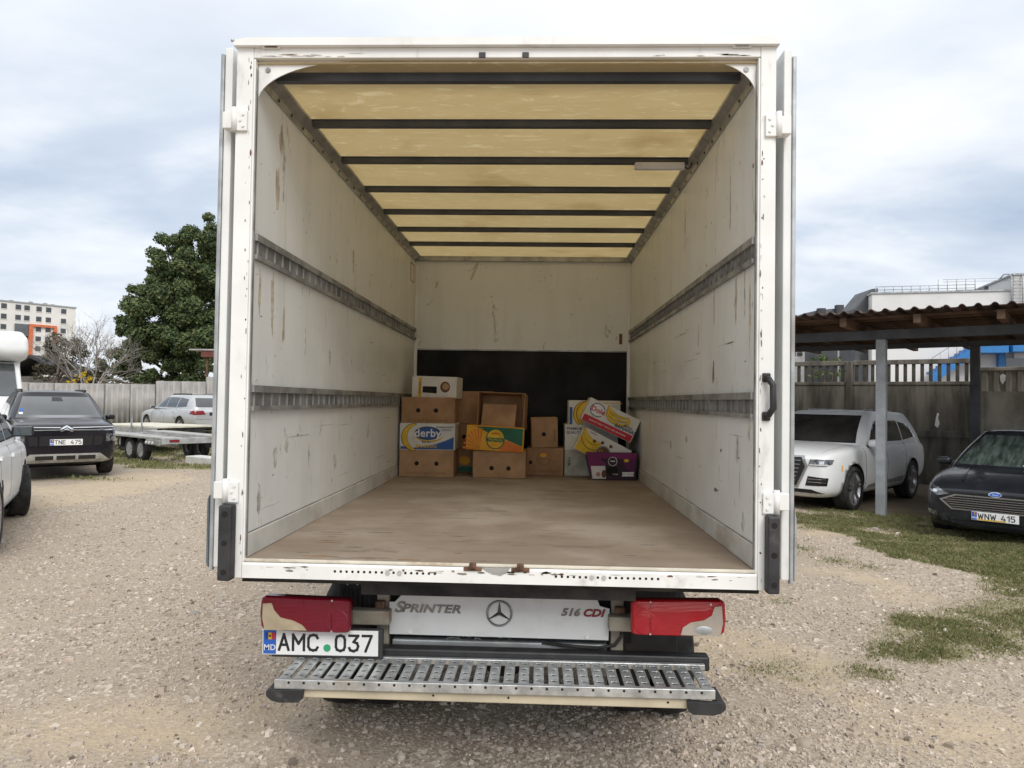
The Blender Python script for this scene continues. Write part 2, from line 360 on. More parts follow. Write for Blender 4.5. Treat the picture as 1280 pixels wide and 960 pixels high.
def ground_mat():
    m, nt, b = newmat('gravel yard')
    at = N(nt, 'ShaderNodeAttribute', attribute_name='cover'); sp = N(nt, 'ShaderNodeSeparateColor'); nt.links.new(at.outputs['Color'], sp.inputs[0])
    v = vecmap(nt)
    vo = N(nt, 'ShaderNodeTexVoronoi'); vo.inputs['Scale'].default_value = 42; nt.links.new(v, vo.inputs['Vector'])
    vo2 = N(nt, 'ShaderNodeTexVoronoi'); vo2.inputs['Scale'].default_value = 105; nt.links.new(v, vo2.inputs['Vector'])
    hs = N(nt, 'ShaderNodeSeparateColor'); nt.links.new(vo.outputs['Color'], hs.inputs[0])
    hs2 = N(nt, 'ShaderNodeSeparateColor'); nt.links.new(vo2.outputs['Color'], hs2.inputs[0])
    big = noise(nt, v, .55, 5); mid = noise(nt, v, 3.2, 5)
    stone = mixc(nt, hs.outputs[0], (.25, .20, .155), (.50, .43, .35))
    stone = mixc(nt, ramp2(nt, hs.outputs[1], .86, .95), stone, (.66, .60, .52))
    fine = mixc(nt, hs2.outputs[0], (.30, .24, .18), (.49, .42, .335))
    c = mixc(nt, ramp2(nt, mid, .42, .58), stone, fine)
    c = mixc(nt, ramp2(nt, big, .35, .65, 0, .4), c, (.33, .27, .21))
    sand = mixc(nt, mid, (.46, .365, .25), (.55, .45, .315))
    sm = N(nt, 'ShaderNodeMath', operation='MULTIPLY'); setin(nt, sm, 0, sp.outputs[1]); setin(nt, sm, 1, ramp2(nt, noise(nt, v, 7, 5), .3, .6, .35, 1))
    c = mixc(nt, sm.outputs[0], c, sand)
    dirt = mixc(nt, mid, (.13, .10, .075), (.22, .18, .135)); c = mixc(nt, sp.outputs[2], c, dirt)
    gcol = mixc(nt, noise(nt, v, 9, 5), (.15, .145, .07), (.30, .26, .16))
    gm = N(nt, 'ShaderNodeMath', operation='MULTIPLY'); setin(nt, gm, 0, sp.outputs[0]); setin(nt, gm, 1, ramp2(nt, noise(nt, v, 14, 4), .25, .6, .4, 1))
    c = mixc(nt, gm.outputs[0], c, gcol)
    setin(nt, b, 'Base Color', c); b.inputs['Roughness'].default_value = .95; b.inputs['Specular IOR Level'].default_value = .2
    hh = N(nt, 'ShaderNodeMath', operation='ADD'); setin(nt, hh, 0, vo.outputs['Distance']); setin(nt, hh, 1, noise(nt, v, 60, 3))
    bump(nt, b, hh.outputs[0], .55, .012)
    return m
tag(link('ground', me, ground_mat()), kind='structure')

# ---------------------------------------------------------------- the delivery truck
HW = 1.075; ZF = 1.05; ZC = 3.175; LB = 4.10; HO = 1.125
def wall_mat(scuff=.18, name='scuffed box wall'):
    m, nt, b = newmat(name)
    v = vecmap(nt); vz = vecmap(nt, (1, 1, .12)); vs2 = vecmap(nt, (1, 1.6, .22), loc=(0, .35, .1))
    base = mixc(nt, noise(nt, v, 1.1, 5), (.73, .75, .745), (.80, .82, .82))
    c = mixc(nt, ramp2(nt, noise(nt, vz, 4.5, 6, .6), .46, .74, 0, .38), base, (.60, .605, .58))
    c = mixc(nt, ramp2(nt, noise(nt, vs2, 3.6, 6, .62),   .635, .68, 0, scuff), c, (.30, .235, .165))
    c = mixc(nt, ramp2(nt, noise(nt, vecmap(nt, (1, 1, .5)), 22, 6, .7), .635, .70, 0, .7), c, (.26, .23, .19))
    c = mixc(nt, ramp2(nt, noise(nt, vecmap(nt, (1, 5, .5)), 3, 6, .7, 2), .635, .65, 0, .6), c, (.34, .32, .28))
    setin(nt, b, 'Base Color', c); setin(nt, b, 'Roughness', ramp2(nt, noise(nt, v, 5, 5), .3, .7, .32, .55)); b.inputs['Specular IOR Level'].default_value = .4
    bump(nt, b, noise(nt, v, 2.5, 3), .12, .02)
    return m
def ceil_mat():
    m, nt, b = newmat('translucent yellow roof sheet')
    out = nt.nodes['Material Output']
    v = vecmap(nt); vx = vecmap(nt, (.5, 2.2, 1))
    c = mixc(nt, noise(nt, vx, 2.3, 6, .6, 1.2), (.68, .585, .39), (.78, .695, .50))
    c = mixc(nt, ramp2(nt, noise(nt, vecmap(nt, (.7, 2.4, 1)), 5, 7, .7, 2.5), .545, .64, 0, .75), c, (.86, .80, .64))
    c = mixc(nt, ramp2(nt, noise(nt, v, 1.9, 5), .52, .70, 0, .6), c, (.58, .47, .28))
    tr = N(nt, 'ShaderNodeBsdfTranslucent'); setin(nt, tr, 'Color', c)
    setin(nt, b, 'Base Color', c); b.inputs['Roughness'].default_value = .5
    mx = N(nt, 'ShaderNodeMixShader'); mx.inputs[0].default_value = .62
    nt.links.new(b.outputs[0], mx.inputs[1]); nt.links.new(tr.outputs[0], mx.inputs[2]); nt.links.new(mx.outputs[0], out.inputs['Surface'])
    return m
def floor_mat():
    m, nt, b = newmat('worn plywood floor')
    v = vecmap(nt); vx = vecmap(nt, (.35, 3, 1))
    c = mixc(nt, noise(nt, vx, 3, 6, .6), (.22, .17, .13), (.32, .26, .205))
    c = mixc(nt, ramp2(nt, noise(nt, v, 1.4, 6, .6), .4, .66, 0, .8), c, (.39, .335, .28))
    c = mixc(nt, ramp2(nt, noise(nt, vecmap(nt, (.7, 1.6, 1), loc=(4, 2, 0)), 3.3, 6, .65), .585, .66, 0, .6), c, (.17, .135, .105))
    c = mixc(nt, ramp2(nt, noise(nt, vecmap(nt, (.12, 1.5, 1)), 14, 5, .7), .585, .66, 0, .35), c, (.14, .105, .08))
    setin(nt, b, 'Base Color', c); setin(nt, b, 'Roughness', ramp2(nt, noise(nt, v, 3, 4), .3, .7, .55, .8)); b.inputs['Specular IOR Level'].default_value = .3
    bump(nt, b, noise(nt, vx, 30, 4), .15, .004)
    return m
WALL, CEIL, FLOOR = wall_mat(), ceil_mat(), floor_mat()
KICK = M('grimy kick strip', (.60, .60, .57), .5, var=.08, vs_=4, dirt=(.36, .31, .25), damt=.45, dscale=4, dstretch=(1, .5, 1))
truck = thing('box_truck', 'white box truck seen from behind with its cargo doors folded open', 'truck')
T = truck
# side walls, bulkhead, roof, floor
for s in (-1, 1):
    MB().box((min(s*HW, s*HO), .03, .97), (max(s*HW, s*HO), LB+.05, 3.17)).build('side_wall', WALL, T)
    # aluminium corner profile under the roof
    mb = MB(); mb.prism([(s*(HW-.001), 3.105), (s*(HW-.008), 3.105), (s*(HW-.012), 3.135), (s*(HW-.05), 3.16), (s*(HW-.05), 3.174), (s*(HW-.001), 3.174)], 'y', .035, LB-.004)
    pr = mb.build('corner_profile', MT['alu'], T)
    sm_ = MB().cyl((s*(HW-.004), 0, 3.12), (s*(HW-.014), 0, 3.12), .008, n=8).mesh('screw'); sm_.materials.append(MT['black_plastic'])
    for j in range(24):
        o = bpy.data.objects.new('screw', sm_); COL.objects.link(o); o.parent = pr; o.location = (0, .1+j*.17, 0)
    # kick strip along the floor
    MB().prism([(s*(HW-.001), ZF+.002), (s*(HW-.008), ZF+.002), (s*(HW-.007), ZF+.095), (s*(HW-.003), ZF+.099), (s*(HW-.001), ZF+.099)], 'y', .034, LB-.003).build('kick_strip', KICK, T)
    MB().box((min(s*(HW-.001), s*(HW-.0035)), .034, ZF+.0992), (max(s*(HW-.001), s*(HW-.0035)), LB-.004, ZF+.104)).build('kick_strip_joint', MT['alu_dark'], T)
    # tie rails
    for z0, z1 in ((1.676, 1.786), (2.331, 2.441)):
        xo = s*(HW-.0015); xi = s*(HW-.020)
        a, b_ = sorted((xo, s*(HW-.006)))
        rail = MB().box((a, .034, z0), (b_, LB-.004, z1)).build('tie_rail', MT['rail_back'], T)
        a, b_ = sorted((s*(HW-.0061), xi))
        MB().box((a, .034, z0), (b_, LB-.004, z0+.020)).box((a, .034, z1-.030), (b_, LB-.004, z1)).build('rail_flange', MT['alu_dark'], rail)
        dm = MB().box((a if s < 0 else a+.006, -.0024, z0+.0201), (b_-.006 if s < 0 else b_, .0024, z1-.0301)).mesh('rail_divider'); dm.materials.append(MT['alu_dark'])
        for j in range(40):
            o = bpy.data.objects.new('rail_divider', dm); COL.objects.link(o); o.parent = rail; o.location = (0, .06+j*.1015, 0)
# faint panel sticker frame on the left wall near the bulkhead
fr = MB()
for a, b_ in (((3.80, 2.88), (3.81, 3.06)), ((3.99, 2.88), (4.0, 3.06)), ((3.81, 2.88), (3.99, 2.89)), ((3.81, 3.05), (3.99, 3.06))):
    fr.box((-HW+.0005, a[0], a[1]), (-HW+.004, b_[0], b_[1]))
fr.build('sticker_frame', MT['kraft2'], T)
blk = MB().box((-HW, LB, .99), (HW, LB+.05, 3.173)).build('bulkhead', wall_mat(.06, 'cleaner bulkhead panel'), T)
MB().box((-1.045, LB-.012, ZF+.01), (1.04, LB-.001, 2.23)).build('kick_panel', MT['black_panel'], T)
MB().box((-1.047, LB-.018, 2.231), (1.042, LB-.0005, 2.243)).build('panel_edge_strip', MT['alu'], T)
MB().box((-HW+.001, LB-.03, 3.125), (HW-.001, LB-.001, 3.172)).build('bulkhead_top_profile', MT['alu'], T)
for s in (-1, 1): MB().box((min(s*1.045, s*1.073), LB-.02, ZF+.12), (max(s*1.045, s*1.073), LB-.0015, 3.12)).build('bulkhead_corner_strip', MT['white_paint'], T)
MB().bbox((.965, LB-.006, 2.31), (.995, LB-.0012, 2.415), .002).build('bulkhead_sticker', MT['ink_brown'], T)
MB().box((-HW, .02, 3.176), (HW, LB+.05, 3.182)).build('roof_sheet', CEIL, T)
ribm = MB().prism([(-.027, 3.1755), (-.027, 3.171), (-.019, 3.168), (-.017, 3.142), (.017, 3.142), (.019, 3.168), (.027, 3.171), (.027, 3.1755)], 'x', -HW+.05, HW-.05).mesh('ceiling_rib')
ribm.materials.append(MT['rib'])
for y in (.13, .65, 1.21, 1.79, 2.37, 2.92, 3.47):
    o = bpy.data.objects.new('ceiling_rib', ribm); COL.objects.link(o); o.parent = T; o.location = (0, y, 0)
# strip lamp on the third rib
lamp = MB().bbox((.71, 1.15, 3.095), (1.0, 1.185, 3.137), .008).build('interior_lamp', M('lamp diffuser', (.55, .55, .6), .4), T)
MB().tube([(1.0, 1.17, 3.115), (1.02, 1.17, 3.10), (1.035, 1.17, 3.115), (1.045, 1.17, 3.14)], .004, 6).build('lamp_cable', MT['black_plastic'], lamp)
# plywood floor panels
ys = [.012, .66, 1.91, 3.16, LB-.002]
for i in range(4):
    MB().box((-HW+.002, ys[i]+(.002 if i else 0), ZF-.02), (HW-.002, ys[i+1]-.002, ZF-(0 if i % 2 else .001))).build('floor_panel', FLOOR, T)
MB().box((-HO+.01, .10, .93), (HO-.01, LB+.04, ZF-.022)).build('floor_frame', MT['dark_under'], T)

# rear frame
FW = MT['frame_white']
for s in (-1, 1):
    x0, x1 = sorted((s*(HW+.003), s*(1.142 if s > 0 else 1.150)))
    post = MB().bbox((x0, 0, .97), (x1, .07, 3.2358), .003)
    # rolled inner lip of the post
    xa, xb = sorted((s*(HW-.006), s*(HW+.0029)))
    post.bbox((xa, .004, 1.03), (xb, .03, 3.19), .003)
    post.build('rear_post', FW, T)
    # black sealing line between the post and the wall
    xa, xb = sorted((s*(HW-.0095), s*(HW-.0062)))
    MB().box((xa, .012, 1.06), (xb, .03, 3.15)).build('post_seal', MT['alu_dark'], T)
    # corner gusset with a concave curve
    gx_, gz_ = (HW-.007), 3.191
    wx, wz = (.43, .175) if s < 0 else (.23, .155)
    pts = [(s*gx_, gz_)]
    for j in range(15):
        t = j/14*math.pi/2
        pts.append((s*(gx_-wx*(1-math.sin(t))), gz_-wz*(1-math.cos(t))))
    MB().prism(pts, 'y', .031, .036).build('corner_gusset', FW, T)
    MB().cyl((s*(HW-.05), .031, 3.152), (s*(HW-.05), .026, 3.152), .011, n=10).build('gusset_screw', MT['alu_dark'], T)
MB().bbox((-1.0775, .002, 3.192), (1.0775, .068, 3.2355), .003).build('header', FW, T)
lip = MB(); lip.prism([(-1.158, 3.2362), (-1.158, 3.250), (-1.148, 3.262), (-1.1, 3.270), (1.10, 3.270), (1.14, 3.266), (1.150, 3.255), (1.150, 3.2362)], 'y', -.022, .2)
lip.build('roof_lip', MT['white_paint'], T)
MB().cyl((-1.16, -.01, 3.262), (-1.172, -.01, 3.262), .006, n=8).build('lip_rivet', MT['alu'], T)
for x in (-.093, .091):
    MB().bbox((x-.014, -.006, 3.188), (x+.014, .0, 3.212), .002).build('door_keeper', MT['black_plastic'], T)
for x in (-.999, .997):
    mk = MB().bbox((x-.042, -.010, 3.2275), (x+.042, -.0005, 3.2505-.003), .008, seg=3)
    mo = mk.build('marker_lamp', FW, T)
    MB().bbox((x-.028, -.0125, 3.231), (x+.028, -.0102, 3.243), .002).build('marker_lens', MT['rust'] if x < 0 else MT['alu'], mo)
# sill
SW = MT['sill_white']
sill = MB(); sill.prism([(-.004, .972), (-.004, 1.028), (.0, 1.036), (.011, 1.040), (.011, 1.046), (.05, 1.0475), (.05, .972)], 'x', -1.074, 1.074)
so_ = sill.build('sill', SW, T)
MB().prism([(-.001, 1.0405), (-.001, 1.046), (.0105, 1.0515), (.0105, 1.0405)], 'x', -1.07, 1.07).build('floor_edge_board', M('chipped edge board', (.66, .62, .52), .6, var=.1, vs_=6, dirt=(.25, .15, .07), damt=.5, dscale=5), T)
hm = MB().cyl((0, -.0044, 0), (0, -.003, 0), .0058, n=8).mesh('sill_hole'); hm.materials.append(MT['hole'])
hb = MB().cyl((0, -.009, 0), (0, -.003, 0), .0095, n=8).mesh('sill_bolt'); hb.materials.append(MT['galv'])
for a in (-.678, .249):
    for j in range(18):
        me_ = hb if j in (9, 11) and a < 0 or j in (6, 8) and a > 0 else hm
        o = bpy.data.objects.new(me_.name.split('.')[0], me_); COL.objects.link(o); o.parent = so_; o.location = (a+j*.0248, 0, 1.008)
for x in (-.098, .101):
    k = MB().bbox((x-.038, -.012, 1.024), (x+.038, .006, 1.041), .004).bbox((x-.014, -.016, 1.032), (x+.014, .004, 1.058), .004)
    k.build('latch_keeper', MT['rust'], T)
MB().prism([(-.062, 1.038), (-.030, 1.018), (.018, 1.006), (.046, 1.022), (.058, 1.038)], 'y', -.0065, -.0042).build('bare_metal_patch', MT['alu'], T)

# doors folded back along both sides
for s in (-1, 1):
    x0, x1 = sorted((s*1.192, s*1.226)); zt = 3.265 if s < 0 else 3.25
    d = MB().bbox((x0, .055, 1.0), (x1, 1.13, zt), .004).build('door', MT['white_door'], T)
    xo, xp = sorted((s*1.2265, s*1.243))
    MB().bbox((xo, .048, .985), (xp, .075, zt-.03), .004).build('edge_profile', MT['galv_grey'], d)
    if s < 0: MB().prism([(s*1.2435, 1.0), (s*1.252, 1.02), (s*1.252, 1.29), (s*1.2435, 1.31)], 'y', .045, .075).build('edge_seal', M('blue grey seal', (.10, .13, .15), .5), d)
    else: MB().prism([(s*1.2435, 1.0), (s*1.252, 1.03), (s*1.252, 1.26), (s*1.2435, 1.3)], 'y', .045, .075).build('edge_seal', MT['galv_grey'], d)
    mb = MB()
    for y in (.35, .8): mb.cyl((s*1.262, y, 1.0), (s*1.262, y, zt-.02), .013, n=10)
    mb.build('locking_bar', MT['galv'], d)
    mb = MB()
    for z in (1.2, 1.9, 2.0, 2.6, 3.1):
        for y in (.35, .8): mb.bbox((min(s*1.226, s*1.272), y-.03, z-.02), (max(s*1.226, s*1.272), y+.03, z+.02), .004)
    mb.build('bar_bracket', MT['galv_grey'], d)
    # hinges: two leaves and a pin
    for z0, z1 in (((2.872, 2.972), (1.288, 1.388)) if s < 0 else ((2.852, 2.955), (1.286, 1.384))):
        h = MB()
        xa, xb = sorted((s*1.095, s*1.150)); h.bbox((xa, -.013, z0), (xb, -.0005, z1-.012), .003)
        xa, xb = sorted((s*1.150, s*1.205)); h.bbox((xa, -.004, z0+.014), (xb, .05, z1-.014), .003)
        h.cyl((s*1.150, -.010, z0), (s*1.150, -.010, z1), .013, n=12)
        ho = h.build('hinge', MT['white_paint'], T)
        mb = MB()
        for dz in (.25, .5, .75): mb.cyl((s*(1.112+.012*(dz == .5)), -.0132, z0+dz*(z1-z0)-.005), (s*(1.112+.012*(dz == .5)), -.018, z0+dz*(z1-z0)-.005), .006, n=8)
        mb.build('hinge_bolts', MT['white_door'], ho)
    # rubber dock stop
    xa, xb = sorted((s*1.103, s*(1.160 if s < 0 else 1.152)))
    st = MB().bbox((xa, -.055, .968), (xb, -.001, 1.282), .008).build('rubber_stop', MT['black_rubber'], T)
    for z in (1.005, 1.125, 1.245):
        MB().cyl(((xa+xb)/2, -.0555, z), ((xa+xb)/2, -.052, z), .013, n=12).build('bolt_hole', MT['hole'], st)
# grab handle on the right post
gb = MB().tube([(1.106, -.004, 1.845), (1.110, -.026, 1.84), (1.124, -.036, 1.815), (1.126, -.036, 1.72), (1.110, -.026, 1.692), (1.106, -.004, 1.688)], [.012, .013, .013, .014, .013, .012], 10)
gb.bbox((1.090, -.010, 1.828), (1.124, -.0008, 1.866), .005).bbox((1.090, -.010, 1.668), (1.124, -.0008, 1.706), .005)
gb.build('grab_handle', MT['black_plastic'], T)

# chassis and rear end below the floor
MB().box((-.46, .40, .70), (-.38, LB+1.9, .9295)).box((.38, .40, .70), (.46, LB+1.9, .9295)).build('chassis_rail', MT['dark_under'], T)
cmb = MB()
for y in (.56, 1.2, 1.9, 2.6, 3.3): cmb.box((-1.08, y, .86), (1.08, y+.06, .9298))
cmb.box((-.60, .14, .875), (.60, .20, .9298))
cmb.build('cross_member', MT['dark_under'], T)
MB().box((-.62, .42, .60), (.62, .48, .899)).build('rear_cross_beam', MT['dark_under'], T)
# brackets carrying bumper, lights and plate
for s in (-1, 1):
    br = MB().bbox((min(s*.515, s*.572), .335, .545), (max(s*.515, s*.572), .375, .905), .006)
    br.bbox((min(s*.50, s*.70), .27, .700), (max(s*.50, s*.70), .33, .765), .006)
    br.build('bumper_bracket', MT['bracket'], T)
    MB().bbox((min(s*.53, s*.575), .30, .765), (max(s*.53, s*.575), .334, .80), .006).build('bracket_joint', MT['rust'], T)
# badge panel
pan = [(-.512, .793), (-.487, .793), (-.437, .846), (.441, .850), (.462, .797), (.507, .786), (.503, .642), (-.509, .645)]
bp = MB().prism(pan[::-1], 'y', .326, .331).build('badge_panel', MT['badge_white'], T)
mb = MB()
for x, z in ((-.405, .838), (-.41, .657), (.41, .835), (.405, .655)): mb.cyl((x, .3258, z), (x, .319, z), .009, n=10)
mb.build('panel_bolts', MT['plate_white'], bp)
text('S', .070, MT['chrome_dark'], bp, face_back(-.468, .3255, .769), .03, .25, .003, sx=1.25)
text('PRINTER', .052, MT['chrome_dark'], bp, face_back(-.318, .3255, .765), .03, .25, .003, sx=1.32)
text('516', .046, MT['chrome_dark'], bp, face_back(.326, .3255, .765), .045, .28, .003, sx=1.2)
text('CDI', .046, MT['red_text'], bp, face_back(.431, .3255, .764), .045, .28, .003, sx=1.2)
star = MB().lathe([(.052, .3255), (.052, .319), (.058, .317), (.061, .3255)], Matrix.Translation((0, 0, .753)), 40)
for a in (90, 210, 330):
    t = R(a); d = Vector((math.cos(t), 0, math.sin(t))); n_ = Vector((-math.sin(t), 0, math.cos(t)))
    c0 = Vector((0, .3255, .753)); c1 = Vector((0, .316, .753))
    tip = c0+d*.053
    star.add([c0+n_*.010-d*.004, c0-n_*.010-d*.004, tip+n_*.002, tip-n_*.002, c1, tip+Vector((0, -.004, 0))], [(0, 4, 5, 2), (1, 3, 5, 4), (0, 2, 3, 1)])
star.build('star_emblem', MT['chrome_dark'], bp)
# cable and loose wire below the panel
MB().tube([(.565, .33, .70), (.56, .315, .665), (.53, .315, .625), (.45, .32, .607), (.30, .33, .612), (.2, .34, .62)], .008, 6).build('cable', MT['dark_under'], T)
MB().tube([(.58, .325, .76), (.575, .315, .715), (.555, .312, .69)], .013, 8).build('cable_plug', MT['black_plastic'], T)
wr = MB()
for j in range(4):
    wr.tube([(-.12+.18*math.sin(t*.9+j)*(t/7), .37+.01*j, .60+.022*math.sin(t*1.7+j)) for t in np.linspace(0, 7, 22)], .003, 5)
wr.build('loose_wire', MT['alu'], T)

# tail lights
def lens_mat(name, col, col2, rough=.12):
    m, nt, b = newmat(name); v = vecmap(nt)
    wv = N(nt, 'ShaderNodeTexWave', bands_direction='Z'); wv.inputs['Scale'].default_value = 55; wv.inputs['Distortion'].default_value = 0; nt.links.new(v, wv.inputs['Vector'])
    c = mixc(nt, noise(nt, v, 6, 4), col, col2); setin(nt, b, 'Base Color', c); b.inputs['Roughness'].default_value = rough
    b.inputs['Coat Weight'].default_value = .12; b.inputs['Coat Roughness'].default_value = .08; b.inputs['Specular IOR Level'].default_value = .3
    bump(nt, b, wv.outputs['Fac'], .35, .003)
    return m
RED1 = lens_mat('dark red lens', (.13, .003, .012), (.19, .006, .018)); RED2 = lens_mat('bright red lens', (.42, .008, .012), (.30, .006, .012))
CLEAR = M('dusty clear lens', (.42, .35, .24), .35, var=.12, vs_=8, coat=.3)
CLEARG = M('clear grey lens', (.38, .34, .29), .3, var=.12, vs_=8, coat=.5)
def tail_light(s, x0, x1, z0, z1, red, clear):
    y = .19
    prof = []   # outline in outward direction: inner end square, outer end swept
    def X(t): return (x0+(x1-x0)*t) if s > 0 else (x1+(x0-x1)*t)     # t: 0 inner, 1 outer
    h = z1-z0
    out = [(0, .13), (.008, .05), (.03, .01), (.07, 0), (.55, .0), (.88, .03), (.955, .06), (.985, .14), (1, .5), (.99, .88), (.975, .96), (.945, 1.0), (.6, .985), (.07, .955), (.03, .945), (.008, .91), (0, .83)]
    poly = [(X(t), z0+h*u) for t, u in out]
    cx0 = sum(p[0] for p in poly)/len(poly); cz0 = sum(p[1] for p in poly)/len(poly)
    base = MB().prism([(cx0+(p[0]-cx0)*.88, cz0+(p[1]-cz0)*.70-.012) for p in poly], 'y', y+.0, y+.06).build('tail_light', MT['black_plastic'], T, label='darker red lamp unit' if s < 0 else 'bright red lamp unit')
    # domed red lens: rings shrinking toward the viewer
    cx = sum(p[0] for p in poly)/len(poly); cz = sum(p[1] for p in poly)/len(poly)
    mb = MB(); rings = []
    for k_, (sc, dy) in enumerate(((.97, .022), (1.0, -.018), (.975, -.029), (.92, -.035), (.4, -.038))):
        rings.append([(cx+(p[0]-cx)*(1-(1-sc)*.6), y+dy, cz+(p[1]-cz)*sc) for p in poly])
    n = len(poly); vv = [q for r_ in rings for q in r_]
    ff = [(k_*n+i, k_*n+(i+1) % n, (k_+1)*n+(i+1) % n, (k_+1)*n+i) for k_ in range(4) for i in range(n)]+[tuple(4*n+i for i in range(n))]
    mb.add(vv, ff); lens = mb.build('red_lens', red, base)
    cl = [(.52, .06), (.93, .055), (.958, .4), (.945, .86), (.87, .84), (.84, .60), (.76, .47), (.62, .40), (.54, .26)] if s > 0 else [(.47, .07), (.93, .06), (.96, .4), (.955, .80), (.86, .82), (.83, .62), (.76, .42), (.62, .34), (.52, .22)]
    MB().prism([(X(t), z0+h*u) for t, u in cl], 'y', y-.0415, y-.034).build('reversing_lens', clear, base)
    if s > 0:
        MB().lathe([(.002, y-.0435), (.03, y-.0435), (.034, y-.0415)], Matrix.Translation((X(.76), 0, z0+h*.2)) @ Matrix.Diagonal((1.1, 1, .55, 1)), 20).build('lens_reflector', MT['galv_grey'], base)
    for t in (.20, .52) if s < 0 else (.20,):
        MB().box((X(t)-.001, y-.0392, z0+h*.06), (X(t)+.001, y-.036, z0+h*.92)).build('lens_divider', MT['red_text'], base)
    MB().lathe([(.001, y-.0392), (.040, y-.0392), (.044, y-.0385), (.048, y-.0392), (.052, y-.0375)], Matrix.Translation((X(.15), 0, z0+h*.36)), 24).build('lens_ring', red, base)
    for t, u in ((.20, .06), (.2, .93)) if s < 0 else ((.2, .06), (.2, .92), (.83, .9), (.84, .05)):
        MB().cyl((X(t), y-.036, z0+h*u), (X(t), y-.041, z0+h*u), .0045, n=8).build('lens_screw', MT['galv'], base)
tail_light(-1, -1.058, -.650, .697, .852, RED1, CLEAR)
tail_light(1, .583, .995, .722, .882, RED2, CLEARG)

# licence plate
STROKES = {'A': [[(0, 0), (.27, 1), (.54, 0)], [(.10, .33), (.44, .33)]], 'M': [[(0, 0), (0, 1), (.31, .42), (.62, 1), (.62, 0)]], 'C': [[(.52, .80), (.44, .96), (.27, 1), (.09, .94), (0, .76), (0, .24), (.09, .06), (.27, 0), (.44, .04), (.52, .2)]],
    '0': [[(.25, 0), (.06, .08), (0, .26), (0, .74), (.06, .92), (.25, 1), (.44, .92), (.5, .74), (.5, .26), (.44, .08), (.25, 0)]], '3': [[(0, 1), (.5, 1), (.24, .60), (.44, .52), (.5, .32), (.44, .1), (.25, 0), (.06, .06), (0, .2)]],
    '7': [[(0, 1), (.5, 1), (.17, 0)]], 'T': [[(0, 1), (.54, 1)], [(.27, 1), (.27, 0)]], 'N': [[(0, 0), (0, 1), (.52, 0), (.52, 1)]], 'E': [[(.48, 1), (0, 1), (0, 0), (.48, 0)], [(0, .52), (.42, .52)]],
    '4': [[(.38, 0), (.38, .5)], [(.26, 1), (0, .26), (.54, .26)]], '5': [[(.48, 1), (.05, 1), (.02, .56), (.26, .62), (.45, .52), (.5, .3), (.44, .1), (.24, 0), (.04, .08)]], 'W': [[(0, 1), (.17, 0), (.35, .8), (.53, 0), (.70, 1)]], '1': [[(0, .75), (.25, 1), (.25, 0)]]}
def stroke_text(s, x, h, th, parent, Mx, name):
    """embossed plate characters, each a part; x is the left edge"""
    for ch in s:
        mb = MB(); q = 0; wmax = 0
        for line in STROKES[ch]:
            for a, b in zip(line[:-1], line[1:]):
                A = Vector((x+a[0]*h, -h/2+th/2+a[1]*(h-th))); B = Vector((x+b[0]*h, -h/2+th/2+b[1]*(h-th))); d = (B-A).normalized()*th*.42; n_ = Vector((-d.y, d.x))*1.19
                A = A-d; B = B+d; q += 1
                mb.prism([tuple(A-n_), tuple(B-n_), tuple(B+n_), tuple(A+n_)], 'y', -.0012-.00004*q, -.0002, Mx)
            wmax = max(wmax, max(p[0] for p in line))
        mb.build(name, MT['black_text'], parent); x += wmax*h+th*1.75
    return x
def plate(root, txt, Mx, w=.52, h=.112, dealer=None, flag=True, band=None):
    """plate in its own x-z plane, front toward local -y"""
    p = MB().bbox((-w/2, 0, -h/2), (w/2, .004, h/2), .0015, Mx).build('license_plate', MT['plate_white'], root)
    MB().box((-w/2+.004, -.0012, -h/2+.004), (-w/2+.062, -.0002, h/2-.004), Mx).build('blue_band', MT['plate_blue'], p)
    mb = Mx @ Matrix.Rotation(R(90), 4, 'X')
    text('MD', .036, MT['white_text'], p, Mx @ face_back(-w/2+.034, -.0018, -h*.22), .01, name='country_code')
    for k_, c in enumerate(('flag_blue', 'flag_yellow', 'flag_red')):
        MB().box((-w/2+.012+k_*.015, -.0022, .012), (-w/2+.027+k_*.015, -.0013, .042), Mx).build('flag_stripe', MT[c], p)
    if flag: MB().cyl(Mx @ Vector((-w/2+.0345, -.0024, .027)), Mx @ Vector((-w/2+.0345, -.0035, .027)), .006, n=8).build('flag_crest', MT['ink_brown'], p)
    a, b_ = txt.split(' ')
    stroke_text(a, -w/2+.076, .080, .0115, p, Mx, 'plate_letter'); stroke_text(b_, .072, .080, .0115, p, Mx, 'plate_digit')
    if dealer: MB().cyl(Mx @ Vector((.032, -.0006, -.022)), Mx @ Vector((.032, -.0022, -.022)), .0165, n=16).build('inspection_seal', MT['green_seal'], p)
    if band: MB().box((-w/2+.064, -.0012, -h/2+.004), (w/2-.14, -.0002, -h/2+.020), Mx).build('dealer_strip', MT['flag_yellow'], p)
    return p
Mp = Matrix.Translation((-.797, .205, .637)) @ Matrix.Rotation(R(-.4), 4, 'Y')
plate(T, 'AMC 037', Mp, .524, .113, dealer=True)
MB().bbox((-1.02, .2095, .566), (-.515, .235, .70), .006).build('plate_holder', MT['black_rubber'], T)
